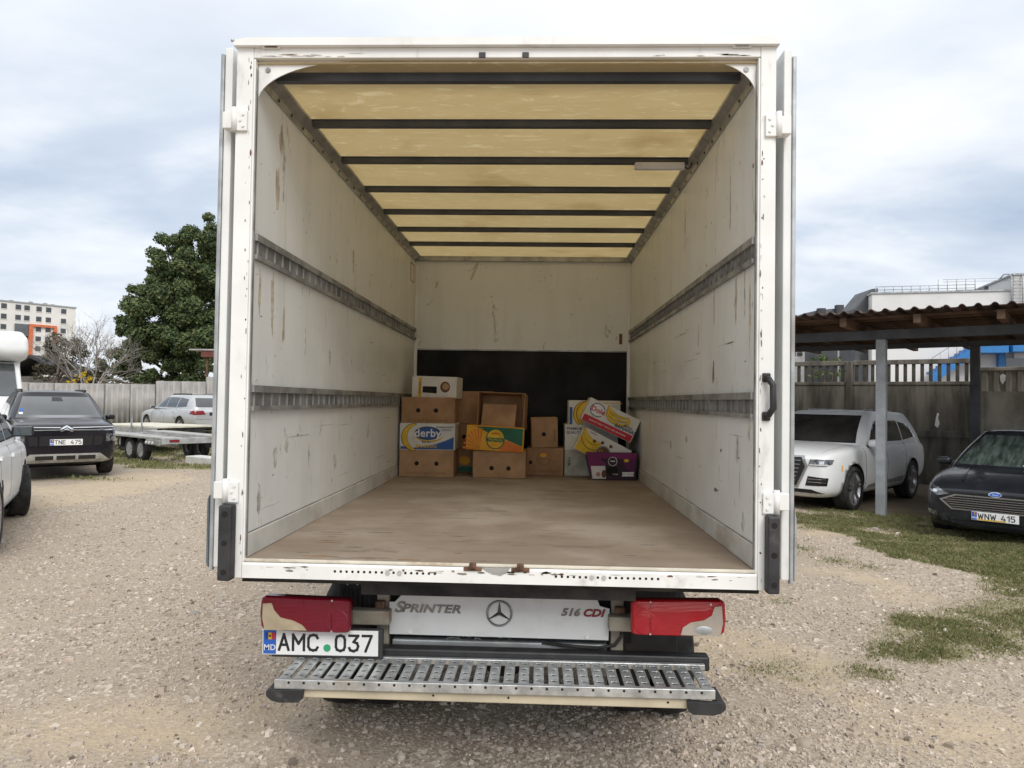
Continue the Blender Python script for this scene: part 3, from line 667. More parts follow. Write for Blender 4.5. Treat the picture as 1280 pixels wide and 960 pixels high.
# step bumper
stp = MB().bbox((-.906, -.052, .535), (.900, -.044, .575), .003).bbox((-.906, -.0438, .564), (.900, -.020, .5715), .002).bbox((-.935, .235, .545), (.925, .258, .5715), .003).build('step', MT['galv'], T)
stp.rotation_euler = (0, R(-.25), 0)
sl = MB(); sl.bbox((-.0222, -.0198, .560), (.0222, .2348, .5690), .002)
for j in range(4):
    yy = .012+j*.062
    sl.prism([(-.013, .5685), (.013, .5685), (.010, .5718), (-.010, .5718)], 'y', yy+.010, yy+.024)
th_ = MB()
for j in range(4):
    th_.prism([(.011*math.cos(t), .003+.012+j*.062+.0045*math.sin(t)) for t in np.linspace(0, 6.28, 11)[:-1]], 'z', .5688, .5694)
thm = th_.mesh('tooth_holes'); thm.materials.append(MT['hole'])
slm = sl.mesh('tread_slat'); slm.materials.append(MT['galv'])
for j in range(29):
    o = bpy.data.objects.new('tread_slat', slm); COL.objects.link(o); o.parent = stp; o.location = (-.878+j*.0626, 0, 0)
    h_ = bpy.data.objects.new('tooth_holes', thm); COL.objects.link(h_); h_.parent = stp; h_['kind'] = 'stuff'; h_.location = (-.878+j*.0626, 0, 0)
hm2 = MB().cyl((0, -.0525, 0), (0, -.051, 0), .0058, n=8).mesh('face_hole'); hm2.materials.append(MT['hole'])
for j in range(28):
    o = bpy.data.objects.new('face_hole', hm2); COL.objects.link(o); o.parent = stp; o.location = (-.845+j*.0626, 0, .5625)
sb = MB().bbox((-.79, -.035, .493), (.79, .03, .5345), .004).build('step_beam', MT['tan_beam'], T)
for x in (-.25, .06, .71): MB().cyl((x, -.0358, .517), (x, -.034, .517), .005, n=8).build('beam_hole', MT['hole'], sb)
MB().bbox((-.94, .262, .535), (.95, .33, .60), .008).build('bumper_tube', MT['black_plastic'], T)
MB().bbox((-.50, .345, .575), (.50, .40, .615), .006).build('lower_cross_tube', MT['galv_grey'], T)
for s in (-1, 1):
    ec = MB(); xo, xi = s*.936, s*.785
    ec.prism([(xo, .528), (xi, .533), (xi+s*.004, .495), (xi+s*.02, .484), (xi+s*.1, .482), (xo-s*.02, .490), (xo, .508)], 'y', -.066, -.0365)
    ec.prism([(-.0355, .528), (.10, .534), (.10, .51), (.0, .487), (-.0355, .487)], 'x', xo-s*.028, xo-s*.001)
    ec.build('step_end_cap', MT['black_rubber'], T)
# mud flaps and rear wheels
fl = MB().bbox((.60, .50, .505), (.852, .512, .84), .004).build('mud_flap', MT['black_rubber'], T)
text('NG', .075, MT['ink_grey'], fl, face_back(.675, .4995, .690), .02)
text('FAHR', .036, MT['ink_grey'], fl, face_back(.665, .4995, .632), .01, .2)
MB().cyl((.815, .4998, .63), (.815, .49, .63), .007, n=8).build('flap_bolt', MT['galv'], fl)
fl = MB().bbox((-.80, .50, .505), (-.56, .512, .845), .004)
for j in range(10): fl.box((-.785+j*.023, .4955, .53), (-.776+j*.023, .4998, .80))
fl = fl.build('mud_flap', MT['black_rubber'], T)
for x in (-.755, -.705): MB().cyl((x, .4998, .825), (x, .494, .825), .005, n=8).build('flap_bolt', MT['galv'], fl)
def truck_wheel(x, y, w=.20):
    Mx = Matrix.Translation((x, y, .345)) @ Matrix.Rotation(R(90), 4, 'Z')
    o = MB().lathe([(.19, -w*.42), (.25, -w*.5), (.31, -w*.48), (.338, -w*.40), (.345, -w*.2), (.345, w*.2), (.338, w*.40), (.31, w*.48), (.25, w*.5), (.19, w*.42)], Mx, 32).build('wheel', MT['tyre'], T)
    MB().lathe([(.001, -.03), (.08, -.05), (.1, -.02), (.17, -.01), (.192, -w*.43), (.195, w*.43), (.17, .03), (.05, .05), (.001, .05)], Mx, 24).build('rim', MT['galv_grey'], o)
for x in (-.92, -.69, .69, .92): truck_wheel(x, 1.15, .19)
for x in (-.86, .86): truck_wheel(x, 5.45, .22)
MB().cyl((-.9, 1.15, .345), (.9, 1.15, .345), .06, n=12).lathe([(.02, -.16), (.16, -.1), (.18, 0), (.16, .1), (.02, .16)], Matrix.Translation((0, 1.15, .345)), 20).build('rear_axle', MT['dark_under'], T)
# cab ahead of the box
cabp = [(4.22, .55), (4.22, 2.25), (4.45, 2.42), (4.95, 2.44), (5.35, 2.30), (6.05, 1.45), (6.5, 1.25), (6.62, 1.0), (6.62, .45), (6.3, .38), (4.4, .42)]
MB().prism([(a, b_) for a, b_ in cabp], 'x', -.93, .93).build('cab', MT['white_paint'], T)
MB().prism([(5.40, 2.22), (6.03, 1.47), (6.05, 1.485), (5.42, 2.24)], 'x', -.82, .82).build('windscreen', MT['glass_dark'], T)
for s in (-1, 1):
    MB().prism([(4.75, 1.45), (5.85, 1.45), (5.35, 2.1), (4.75, 2.15)], 'x', s*.931, s*.935).build('side_window', MT['glass_dark'], T)

# ---------------------------------------------------------------- scuffs, chips and stains on the truck, each with a shape of its own
rw = np.random.RandomState(77)
SCUFF = [M('brown scuff', (.55, .49, .41), .7, var=.2, vs_=20), M('grey scuff', (.58, .575, .54), .6, var=.2, vs_=20), M('dark nick', (.22, .20, .17), .7, var=.2, vs_=30), M('pale scuff', (.70, .68, .62), .6, var=.1, vs_=20)]
def ragged(cx, cz, w_, h_, n=13, j=.35):
    o = []
    for i in range(n):
        t = 2*math.pi*i/n; k_ = 1+rw.uniform(-j, j); o.append((cx+.5*w_*k_*math.cos(t), cz+.5*h_*k_*math.sin(t)))
    return o
def mark(parent, ax, at, side, poly, mat, name='scuff_mark', k=0):
    """thin flake on a plane: ax x -> wall (y, z), ax y -> frame (x, z), ax z -> floor (x, y)"""
    a, b_ = sorted((at, at+side*(.0006+.0002*k)))
    return MB().prism(poly, ax, a, b_).build(name, mat, parent)
WL = [o for o in truck.children if o.name.split('.')[0] == 'side_wall']
wl_, wr_ = sorted(WL, key=lambda o: o.data.vertices[0].co.x)
# left wall: the tall stains seen near the doors
for y, z, w_, h_, m in ((.30, 2.72, .05, .22, 0), (.34, 2.95, .06, .16, 0), (.12, 2.20, .035, .22, 0), (.27, 2.16, .04, .28, 0), (.42, 2.08, .035, .20, 0), (.38, 2.80, .03, .3, 1), (.75, 2.02, .02, .14, 1), (1.2, 1.98, .03, .10, 1), (1.7, 2.65, .03, .2, 0), (.5, 1.5, .05, .10, 1), (.85, 1.42, .03, .13, 1), (.35, 1.45, .05, .12, 1), (1.35, 1.35, .06, .1, 1), (2.2, 1.5, .05, .09, 1), (.16, 1.28, .05, .16, 1)):
    mark(wl_, 'x', -HW, 1, ragged(y, z, w_, h_), SCUFF[m])
for y, z, w_, h_, m in ((.12, 2.12, .025, .33, 0), (.20, 2.23, .02, .24, 0), (.34, 2.20, .035, .22, 0), (.75, 2.25, .03, .2, 0), (1.1, 2.12, .03, .14, 1), (.45, 2.75, .025, .35, 1), (1.5, 2.85, .03, .3, 1), (.75, 1.90, .045, .10, 2), (.62, 1.36, .03, .15, 3), (.68, 1.30, .09, .02, 2), (1.4, 1.52, .07, .05, 1), (.30, 1.52, .05, .15, 1), (.12, 1.62, .03, .10, 0), (1.9, 1.45, .06, .06, 1), (.2, 1.22, .05, .08, 1), (1.1, 2.02, .12, .012, 1)):
    mark(wr_, 'x', HW, -1, ragged(y, z, w_, h_), SCUFF[m])
for wall, at, sd_ in ((wl_, -HW, 1), (wr_, HW, -1)):
    for i in range(26):
        y = .06+3.2*rw.uniform(0, 1)**1.7; z = rw.choice([rw.uniform(1.18, 1.66), rw.uniform(1.8, 2.31), rw.uniform(2.46, 3.0)]); s_ = rw.uniform(.004, .011)
        mark(wall, 'x', at, sd_, ragged(y, z, s_*rw.uniform(.6, 4), s_*rw.uniform(.6, 2.2), 7), SCUFF[rw.choice([0, 1, 2, 2])], 'nick', 1)
for wall, at, sd_ in ((wl_, -HW, 1), (wr_, HW, -1)):
    for i in range(12):
        y = .2+2.8*rw.uniform(0, 1); z = rw.choice([rw.uniform(1.2, 1.6), rw.uniform(1.85, 2.2)]); mark(wall, 'x', at, sd_, ragged(y, z, rw.uniform(.12, .45), rw.uniform(.003, .007), 12, .4), SCUFF[1], 'long_scrape', 2)
# floor: scratches and dark stains
FP = [o for o in truck.children if o.name.split('.')[0] == 'floor_panel']
for i in range(60):
    y = .05+3.0*rw.uniform(0, 1)**1.3; x = rw.uniform(-1.0, 1.0); p_ = FP[0 if y < .66 else 1 if y < 1.91 else 2]
    ln = rw.uniform(.03, .16); mark(p_, 'z', ZF-.0002, 1, ragged(x, y, ln, rw.uniform(.004, .012), 8, .3), SCUFF[2] if rw.rand() < .6 else MT['kraft_dark'], 'floor_scratch', 1)
# paint chips along the posts, header and sill
CHIP = [MT['rust'], SCUFF[2], SCUFF[1]]
PO = sorted([o for o in truck.children if o.name.split('.')[0] == 'rear_post'], key=lambda o: o.data.vertices[0].co.x)
for s_, po in zip((-1, 1), PO):
    for i in range(34):
        z = 1.0+2.2*rw.uniform(0, 1); mark(po, 'y', .0, -1, ragged(s_*(HW+.006+abs(rw.normal(0, .010))), z, rw.uniform(.003, .008), rw.uniform(.006, .03), 7), CHIP[rw.choice([1, 1, 2, 0])], 'paint_chip')
hd = [o for o in truck.children if o.name.split('.')[0] == 'header'][0]
for i in range(26):
    x = rw.choice([-1, 1])*(1.05-abs(rw.normal(0, .22))); mark(hd, 'y', .002, -1, ragged(x, 3.197+abs(rw.normal(0, .006)), rw.uniform(.02, .09), rw.uniform(.002, .006), 9), SCUFF[rw.choice([1, 0, 1])], 'grime_streak')
for i in range(46):
    x = rw.uniform(-1.05, 1.05) if i < 24 else rw.normal(0, .18); mark(so_, 'y', -.004, -1, ragged(x, 1.024-abs(rw.normal(0, .007)), rw.uniform(.008, .05), rw.uniform(.003, .010), 8), CHIP[rw.choice([0, 1, 2, 2])], 'paint_chip')

# ---------------------------------------------------------------- cartons in the truck
GRP = 'fruit cartons at the front of the cargo box'
def carton(name, label, mat, x, z, y, w, h, d, ry=0, rz=0, holes=(), lid=None, top=True, hz=.5, sidemat=None):
    """x, z: top-left front corner as seen from the doors"""
    t = thing(name, label, 'box', (x, y, z), 0, GRP); t.rotation_euler = (0, R(ry), R(rz))
    bm_ = MB().bbox((0, 0, -h), (w, d, 0 if top else -.012), .004, seg=1) if top else None
    if top:
        t['b'] = 1; body = bm_.build('carton_body', mat, t)
        # lid overlap: a slightly larger sleeve over the upper part, and the flap line
        if lid:
            MB().bbox((-.004, -.004, -h*lid), (w+.004, d+.004, .003), .003, seg=1).build('carton_lid', mat, t)
        MB().box((w*.02, d/2-.004, .0032), (w*.98, d/2+.004, .0042)).build('lid_tape', MT['kraft_dark'], t)
    for hx in holes:
        MB().cyl((w*hx, -.0048 if lid else -.0008, -h*hz), (w*hx, .002, -h*hz), .020, n=14).build('hand_hole', MT['hole'], t)
    del_ = t.pop('b', None)
    return t
def pr(t, poly, mat, k=1, name='print'):
    """flat print on the front of a carton"""
    return MB().prism(poly, 'y', -.0042-.0009*k, -.0036-.0009*k+.0002).build(name, mat, t)
def ptext(t, s, size, mat, x, z, k=3, bold=.01, sx=1., shear=0, rot=0):
    return text(s, size, mat, t, face_back(x, -.0042-.0009*k, z, R(rot)), bold, shear, .0002, sx=sx)
def ell(cx, cz, rx, rz, n=24, a0=0, a1=360, rot=0):
    c, s = math.cos(R(rot)), math.sin(R(rot)); o = []
    for i in range(n):
        t = R(a0+(a1-a0)*i/(n if a1-a0 == 360 else n-1)); u, v = rx*math.cos(t), rz*math.sin(t); o.append((cx+u*c-v*s, cz+u*s+v*c))
    return o
def banana(cx, cz, r, th, a0, a1, n=12, sq=.7, rot=0):
    """curved banana outline along an arc"""
    o = []; c, s = math.cos(R(rot)), math.sin(R(rot))
    def P(rr, t): u, v = rr*math.cos(R(t)), rr*sq*math.sin(R(t)); return (cx+u*c-v*s, cz+u*s+v*c)
    for i in range(n+1):
        f = i/n; o.append(P(r+th*math.sin(math.pi*(.08+.84*f)), a0+(a1-a0)*f))
    for i in range(n, -1, -1):
        f = i/n; o.append(P(r-th*.35*math.sin(math.pi*(.08+.84*f)), a0+(a1-a0)*f))
    return o
def bananas(t, cx, cz, r, th, a0, a1, cnt, step, k=1, sq=.7, rot=0):
    for i in range(cnt):
        pr(t, banana(cx+step[0]*i, cz+step[1]*i, r, th*1.12, a0-2, a1+2, sq=sq, rot=rot), MT['ink_brown'], k+2*i, 'banana_outline')
        pr(t, banana(cx+step[0]*i, cz+step[1]*i, r, th*.92, a0, a1, sq=sq, rot=rot), MT['ban_yellow'], k+2*i+1, 'banana_print')
KR, K2, CWh = MT['kraft'], MT['kraft2'], MT['card_white']
# left stack
a1 = carton('carton', 'plain brown carton with two holes, bottom of the stack by the left wall', K2, -1.048, 1.287, 3.30, .475, .236, .38, rz=0, holes=(.32, .69), lid=1)
ptext(a1, 'PRODUCT OF ECUADOR', .030, MT['kraft_dark'], .237, -.205, 1)
a2 = carton('carton', 'white and blue banana carton between two brown cartons by the left wall', CWh, -1.048, 1.521, 3.30, .482, .232, .38, lid=1)
pr(a2, [(.005, -.226), (.477, -.226), (.477, -.115), (.40, -.15), (.30, -.185), (.12, -.215), (.005, -.20)], MT['ink_blue'], 1, 'blue_print')
pr(a2, ell(.245, -.085, .118, .060), MT['ink_navy'], 2, 'logo_oval'); pr(a2, ell(.245, -.085, .108, .050), MT['ink_blue'], 3, 'logo_oval')
ptext(a2, 'derby', .098, MT['white_text'], .245, -.085, 5, .018)
pr(a2, banana(.165, -.12, .115, .040, 100, 260, sq=1.0), MT['ink_navy'], 2, 'banana_outline'); pr(a2, banana(.165, -.12, .115, .033, 103, 257, sq=1.0), MT['ban_yellow'], 4, 'banana_print')
pr(a2, banana(.26, -.06, .150, .018, 215, 325, sq=.62), MT['ban_yellow'], 4, 'banana_print')
ptext(a2, 'BENAJA', .024, MT['ink_navy'], .235, -.160, 6); ptext(a2, 'BANANAS', .040, MT['ban_yellow'], .235, -.200, 6, .015)
ptext(a2, 'PREMIUM QUALITY', .018, MT['ink_navy'], .40, -.030, 5); ptext(a2, 'BANANAS', .018, MT['ink_navy'], .415, -.055, 5)
a3 = carton('carton', 'brown carton with two holes resting on the white and blue banana carton', KR, -1.040, 1.752, 3.32, .466, .229, .38, rz=2, holes=(.31, .65), lid=1)
ptext(a3, 'PRODUCT OF ECUADOR', .030, MT['kraft_dark'], .233, -.205, 1)
a4 = carton('carton', 'white carton with a black hand opening on top of the left stack', CWh, -.965, 1.945, 3.42, .40, .190, .30, ry=1.2, rz=-4, lid=.999)
pr(a4, [(.095, -.145), (.225, -.150), (.225, -.088), (.095, -.088)], MT['hole'], 1, 'hand_opening')
pr(a4, [(.055, -.185), (.085, -.185), (.085, -.01), (.055, -.01)], MT['ban_yellow'], 1, 'yellow_strip'); ptext(a4, 'BANANAS', .024, MT['ink_navy'], .070, -.10, 3, rot=-90)
pr(a4, ell(.30, -.09, .045, .05), MT['ink_brown'], 1, 'round_print'); pr(a4, ell(.305, -.085, .030, .030), MT['kraft2'], 2, 'round_print')
# second row behind the left stack
b3 = carton('carton', 'brown carton with dark green print, lowest in the gap between two stacks', KR, -.63, 1.268, 3.70, .40, .214, .34, lid=1)
pr(b3, [(.02, -.205), (.38, -.205), (.38, -.15), (.28, -.12), (.20, -.16), (.1, -.15), (.02, -.18)], MT['ink_green'], 1); pr(b3, ell(.12, -.10, .05, .04), MT['ink_amber'], 1)
b2 = carton('carton', 'brown carton with one hole in the gap between two stacks', KR, -.64, 1.509, 3.71, .40, .238, .34, holes=(.30,), lid=1)
b1 = carton('carton', 'brown carton with an upright dark slot, top of the rear row', KR, -.66, 1.815, 3.70, .40, .303, .30, lid=1)
pr(b1, [(.27, -.21), (.345, -.21), (.345, -.085), (.27, -.085)], MT['hole'], 1, 'hand_opening'); ptext(b1, 'MAX', .03, MT['kraft_dark'], .31, -.05, 1)
# middle stack
m1 = carton('carton', 'plain tan carton with two holes under the green and orange carton', K2, -.398, 1.285, 3.345, .462, .234, .38, rz=-2, holes=(.355, .68), lid=1, hz=.64)
m2 = carton('carton', 'green, yellow and orange fruit carton tipped slightly to one side', MT['ink_amber'], -.452, 1.512, 3.31, .50, .212, .36, ry=2.6, lid=1)
pr(m2, [(.15, -.002), (.495, -.002), (.495, -.16), (.33, -.10), (.2, -.06), (.08, -.004)], MT['ink_green'], 1, 'green_print')
pr(m2, [(.30, -.209), (.495, -.209), (.495, -.165), (.36, -.115), (.28, -.16)], MT['ink_orange'], 1, 'orange_print')
for a in range(8):
    t0 = R(180-a*13); pr(m2, [(.12, -.205), (.12+.15*math.cos(t0), -.205+.19*math.sin(t0)), (.12+.15*math.cos(t0-.10), -.205+.19*math.sin(t0-.10))], MT['ink_orange'], 2, 'sun_ray')
pr(m2, ell(.255, -.105, .085, .092), MT['ink_green'], 3, 'round_logo'); pr(m2, ell(.255, -.105, .076, .083), MT['ban_yellow'], 4, 'round_logo')
pr(m2, [(.18, -.13), (.33, -.13), (.33, -.095), (.18, -.095)], MT['ink_green'], 5, 'logo_band'); ptext(m2, 'TROPICAL', .028, MT['ban_yellow'], .255, -.113, 7)
pr(m2, ell(.255, -.065, .045, .018, a0=0, a1=180, n=12), MT['ink_orange'], 5); pr(m2, ell(.255, -.16, .05, .02), MT['ink_amber'], 5)
# open carton facing the doors, standing on the green carton
m3 = thing('open_carton', 'open brown carton lying on its side with a loose flap inside', 'box', (-.385, 3.45, 1.50), 0, GRP); m3.rotation_euler = (R(-7), R(1.5), R(-6))
mb = MB(); th = .007; Wd, Hh, Dd = .43, .318, .22
mb.box((0, 0, 0), (Wd, Dd, th)).box((0, 0, Hh-th), (Wd, Dd, Hh)).box((0, .0, th), (th, Dd, Hh-th)).box((Wd-th, 0, th), (Wd, Dd, Hh-th)).box((th, Dd-th, th), (Wd-th, Dd, Hh-th))
mb.build('carton_body', KR, m3)
MB().box((0, 0, 0), (.31, .006, .215), Matrix.Translation((.035, .035, .009)) @ Matrix.Rotation(R(-13), 4, 'X')).build('inner_flap', K2, m3)
MB().box((0, 0, 0), (.012, .17, .30), Matrix.Translation((Wd+.001, .01, .008)) @ Matrix.Rotation(R(-6), 4, 'Y')).build('side_flap', MT['kraft_dark'], m3)
# cartons beside the middle stack
c1 = carton('carton', 'brown carton with a faint round logo, next to the plain tan carton', KR, .075, 1.30, 3.60, .332, .248, .34, rz=-2, lid=1)
pr(c1, ell(.155, -.09, .07, .06), MT['kraft_dark'], 1, 'round_logo'); pr(c1, ell(.155, -.09, .062, .053), KR, 2, 'round_logo'); pr(c1, ell(.15, -.06, .03, .02), MT['ink_amber'], 3); ptext(c1, 'HOTTE', .036, MT['kraft_dark'], .155, -.10, 4, .015)
pr(c1, ell(.035, -.13, .014, .018), MT['hole'], 1); ptext(c1, 'PRODUCE OF COLOMBIA', .022, MT['kraft_dark'], .19, -.21, 3)
c2 = carton('carton', 'narrow brown carton standing on end with one round hole', K2, .112, 1.578, 3.60, .236, .275, .26, ry=-1.6, rz=3, holes=(.47,), lid=.999, hz=.55)
ptext(c2, 'PREMIUM', .026, MT['kraft_dark'], .212, -.17, 1, rot=-90)
# right stack
d1 = carton('carton', 'white carton with a small green mark, bottom of the right rear stack', M('grey white carton', (.50, .50, .43), .75, var=.15, vs_=9), .425, 1.286, 3.60, .48, .234, .36, lid=1)
ptext(d1, 'MAX', .036, MT['ink_green'], .04, -.10, 1, rot=-90)
d2 = carton('carton', 'white carton with dark blue lettering in the right rear stack', CWh, .425, 1.521, 3.60, .48, .232, .36, lid=1)
ptext(d2, 'PREMIUM', .034, MT['ink_navy'], .085, -.035, 1, .02); ptext(d2, 'QUALITY', .034, MT['ink_navy'], .08, -.07, 1, .02)
d3 = carton('carton', 'white carton with banana print, topmost of the right rear stack', CWh, .458, 1.745, 3.60, .465, .222, .36, lid=1)
pr(d3, [(.003, -.218), (.03, -.218), (.03, -.06), (.003, -.06)], MT['ink_blue'], 1, 'blue_strip')
bananas(d3, .20, -.14, .13, .035, 100, 215, 2, (.03, .0), 1, 1.0)
ptext(d3, 'PREMIUM QUALITY BANANAS', .022, MT['ink_amber'], .33, -.02, 2)
for i in range(5): pr(d3, [(.25, -.05-.02*i), (.46, -.05-.02*i), (.46, -.053-.02*i), (.25, -.053-.02*i)], MT['ink_grey'], 1, 'print_line')
# purple open carton
e1 = thing('open_carton', 'open purple carton with pictures of fruit beside the right wall', 'box', (.83, 3.48, 1.051), 0, GRP)
def frustum(x0, x1, y0, y1, X0, X1, Y0, Y1, h, th):
    b = MB(); o = [(x0, y0), (x1, y0), (x1, y1), (x0, y1)]; O = [(X0, Y0), (X1, Y0), (X1, Y1), (X0, Y1)]
    i_ = [(x0+th, y0+th), (x1-th, y0+th), (x1-th, y1-th), (x0+th, y1-th)]; I = [(X0+th, Y0+th), (X1-th, Y0+th), (X1-th, Y1-th), (X0+th, Y1-th)]
    V = [(a, c, 0) for a, c in o]+[(a, c, h) for a, c in O]+[(a, c, h) for a, c in I]+[(a, c, th) for a, c in i_]
    F = [(3, 2, 1, 0)]
    for k_ in range(4):
        j = (k_+1) % 4; F += [(k_, j, j+4, k_+4), (k_+4, j+4, j+8, k_+8), (k_+8, j+8, j+12, k_+12)]
    F.append((12, 13, 14, 15)); return b.add(V, F)
frustum(-.175, .205, -.17, .17, -.235, .215, -.185, .185, .245, .006).build('carton_body', MT['purple_dark'], e1)
def slope(z): return -.17-.015*(z/.245)-.0014
def pf(poly, mat, k=0, name='print'):
    b = MB(); vs1 = [(p[0], slope(p[1])-.0008*k, p[1]) for p in poly]; n = len(poly)
    ar = sum(poly[i][0]*poly[(i+1) % n][1]-poly[(i+1) % n][0]*poly[i][1] for i in range(n))
    b.add(vs1, [tuple(range(n)) if ar > 0 else tuple(range(n))[::-1]]); return b.build(name, mat, e1)
pf([(-.222, .19), (.205, .19), (.21, .242), (-.23, .242)], MT['purple'], 0, 'top_band'); pf([(-.222, .19), (-.12, .19), (-.05, .14), (-.12, .08), (-.20, .08)], MT['purple'], 1, 'purple_patch'); pf([(.08, .19), (.2, .19), (.195, .06), (.12, .1)], M('plum print', (.10, .012, .075), .5), 1, 'plum_patch')
pf(ell(.0, .165, .042, .042, 8), MT['white_text'], 2, 'logo'); pf(ell(.0, .165, .037, .037, 8), MT['purple_dark'], 3, 'logo'); pf([(-.02, .163), (.02, .163), (.02, .172), (-.02, .172)], MT['white_text'], 4, 'logo_bar')
pf([(-.175, .01), (-.055, .012), (-.065, .125), (-.19, .122)], MT['card_white'], 2, 'label_sheet'); pf(ell(-.075, .055, .02, .035), MT['ink_brown'], 4, 'label_picture'); pf(ell(-.125, .05, .02, .02), M('pale red print', (.5, .25, .22), .6), 4, 'label_picture')
pf([(.085, .035), (.185, .038), (.187, .075), (.085, .072)], MT['white_text'], 2, 'label_sheet'); pf([(.0, .045), (.045, .047), (.045, .06), (.0, .058)], MT['white_text'], 2, 'label_sheet'); pf(ell(.12, .175, .022, .014), MT['flag_yellow'], 3, 'fruit_print'); pf(ell(.0, .08, .05, .045), MT['hole'], 2, 'fruit_print')
text('AIR WATER', .02, MT['black_text'], e1, face_back(.136, slope(.055)-.003, .055), 0, 0, .0002)
# two tilted cartons over it
h1 = carton('carton', 'yellow and white banana carton tilted inside the open purple carton', CWh, .590, 1.515, 3.345, .46, .215, .27, ry=27, lid=.999)
pr(h1, [(.003, -.212), (.455, -.212), (.42, -.15), (.2, -.085), (.05, -.05), (.003, -.05)], MT['ban_yellow'], 1, 'yellow_print')
bananas(h1, .13, .04, .13, .035, 200, 300, 2, (.005, -.05), 2, .9)
pr(h1, ell(.245, -.135, .066, .066), MT['ink_grey'], 7, 'round_logo'); pr(h1, ell(.245, -.135, .055, .055), MT['ink_brown'], 8, 'round_logo'); ptext(h1, 'Chaka', .034, MT['ban_yellow'], .245, -.135, 10, rot=10)
for dx, dz in ((.13, -.075), (.2, -.055), (.28, -.05), (.35, -.10)): pr(h1, ell(dx, dz, .015, .015), MT['ink_brown'], 6, 'dot_print')
ptext(h1, 'PREMIUM', .016, MT['ink_red'], .09, -.02, 1)
f1 = carton('carton', 'white and red banana carton lying tilted on top of the right pile', CWh, .640, 1.772, 3.32, .472, .212, .30, ry=24.5, lid=.999)
pr(f1, [(.003, -.209), (.469, -.209), (.469, -.150), (.003, -.150)], MT['ink_red'], 1, 'red_band')
ptext(f1, 'QUALITY FRUIT SINCE 1851 BANANAS', .020, MT['white_text'], .235, -.18, 2)
pr(f1, ell(.095, -.075, .068, .060), MT['ink_navy'], 1, 'logo_ring'); pr(f1, ell(.095, -.075, .060, .053), MT['white_text'], 2, 'logo_ring')
pr(f1, [(.045, -.11), (.155, -.11), (.155, -.05), (.045, -.05)], MT['white_text'], 3, 'logo_band'); ptext(f1, 'Dole', .062, MT['ink_red'], .10, -.078, 5, .025)
bananas(f1, .285, .02, .115, .032, 195, 318, 3, (.004, -.032), 2, .55)
pr(f1, [(.365, -.03), (.395, -.03), (.40, -.10), (.37, -.105)], MT['ban_yellow'], 6, 'banana_stem')
ptext(f1, 'BANANAS', .042, MT['ink_navy'], .385, -.128, 9, .02); ptext(f1, 'EXTRA', .026, MT['ink_navy'], .40, -.10, 9, .015)

# ---------------------------------------------------------------- cars
def apply_mods(o):
    dg = bpy.context.evaluated_depsgraph_get(); dg.update()
    me = bpy.data.meshes.new_from_object(o.evaluated_get(dg)); o.modifiers.clear(); o.data = me; return me
def car_shell(sp):
    """lower body loft (subdivided, wheel arches cut) and greenhouse; returns a mesh"""
    st = sp['st']; V = []; F = []; n = None
    for x, w_, zl, zs, zt in st:
        d = zs-zl
        hf = [(0, zl), (.7*w_, zl), (.95*w_, zl+.04), (w_, zl+.38*d), (w_*.995, zl+.72*d), (w_*.965, zs-.01), (w_*.87, zs+.6*(zt-zs)), (w_*.5, zt-.12*(zt-zs)), (0, zt)]
        ring = hf+[(-a, b) for a, b in hf[-2:0:-1]]
        n = len(ring); V += [(x, a, b) for a, b in ring]
    for i in range(len(st)-1):
        for j in range(n): F.append((i*n+j, (i+1)*n+j, (i+1)*n+(j+1) % n, i*n+(j+1) % n))
    h = n//2
    for base, fl in ((0, 0), ((len(st)-1)*n, 1)):
        for j in range(h):
            a, b = base+j, base+j+1; c, d = base+(n-j-1) % n, base+(n-j) % n
            f = [a, b, c, d] if j not in (0, h-1) else ([a, b, c] if j == 0 else [a, b, d])
            F.append(tuple(f if not fl else f[::-1]))
    me = bpy.data.meshes.new('body'); me.from_pydata(V, [], F)
    bm = bmesh.new(); bm.from_mesh(me); bmesh.ops.recalc_face_normals(bm, faces=bm.faces); bm.to_mesh(me); bm.free()
    me.polygons.foreach_set('use_smooth', [True]*len(me.polygons))
    me.materials.append(sp['paint']); me.materials.append(MT['arch'])
    o = bpy.data.objects.new('shell', me); COL.objects.link(o)
    m = o.modifiers.new('s', 'SUBSURF'); m.levels = 2; m.render_levels = 2
    cut = MB()
    for xw in sp['axles']:
        for s in (-1, 1):
            cut.cyl((xw, s*(sp['hw']-.30), sp['r']), (xw, s*(sp['hw']+.3), sp['r']), sp['r']+sp.get('gap', .055), n=32)
    cm = cut.mesh(); cm.materials.append(MT['arch']); co = bpy.data.objects.new('cut', cm); COL.objects.link(co)
    b = o.modifiers.new('b', 'BOOLEAN'); b.operation = 'DIFFERENCE'; b.object = co; b.solver = 'EXACT'
    try: b.material_mode = 'TRANSFER'
    except Exception: pass
    me = apply_mods(o); bpy.data.objects.remove(o); bpy.data.objects.remove(co)
    return me
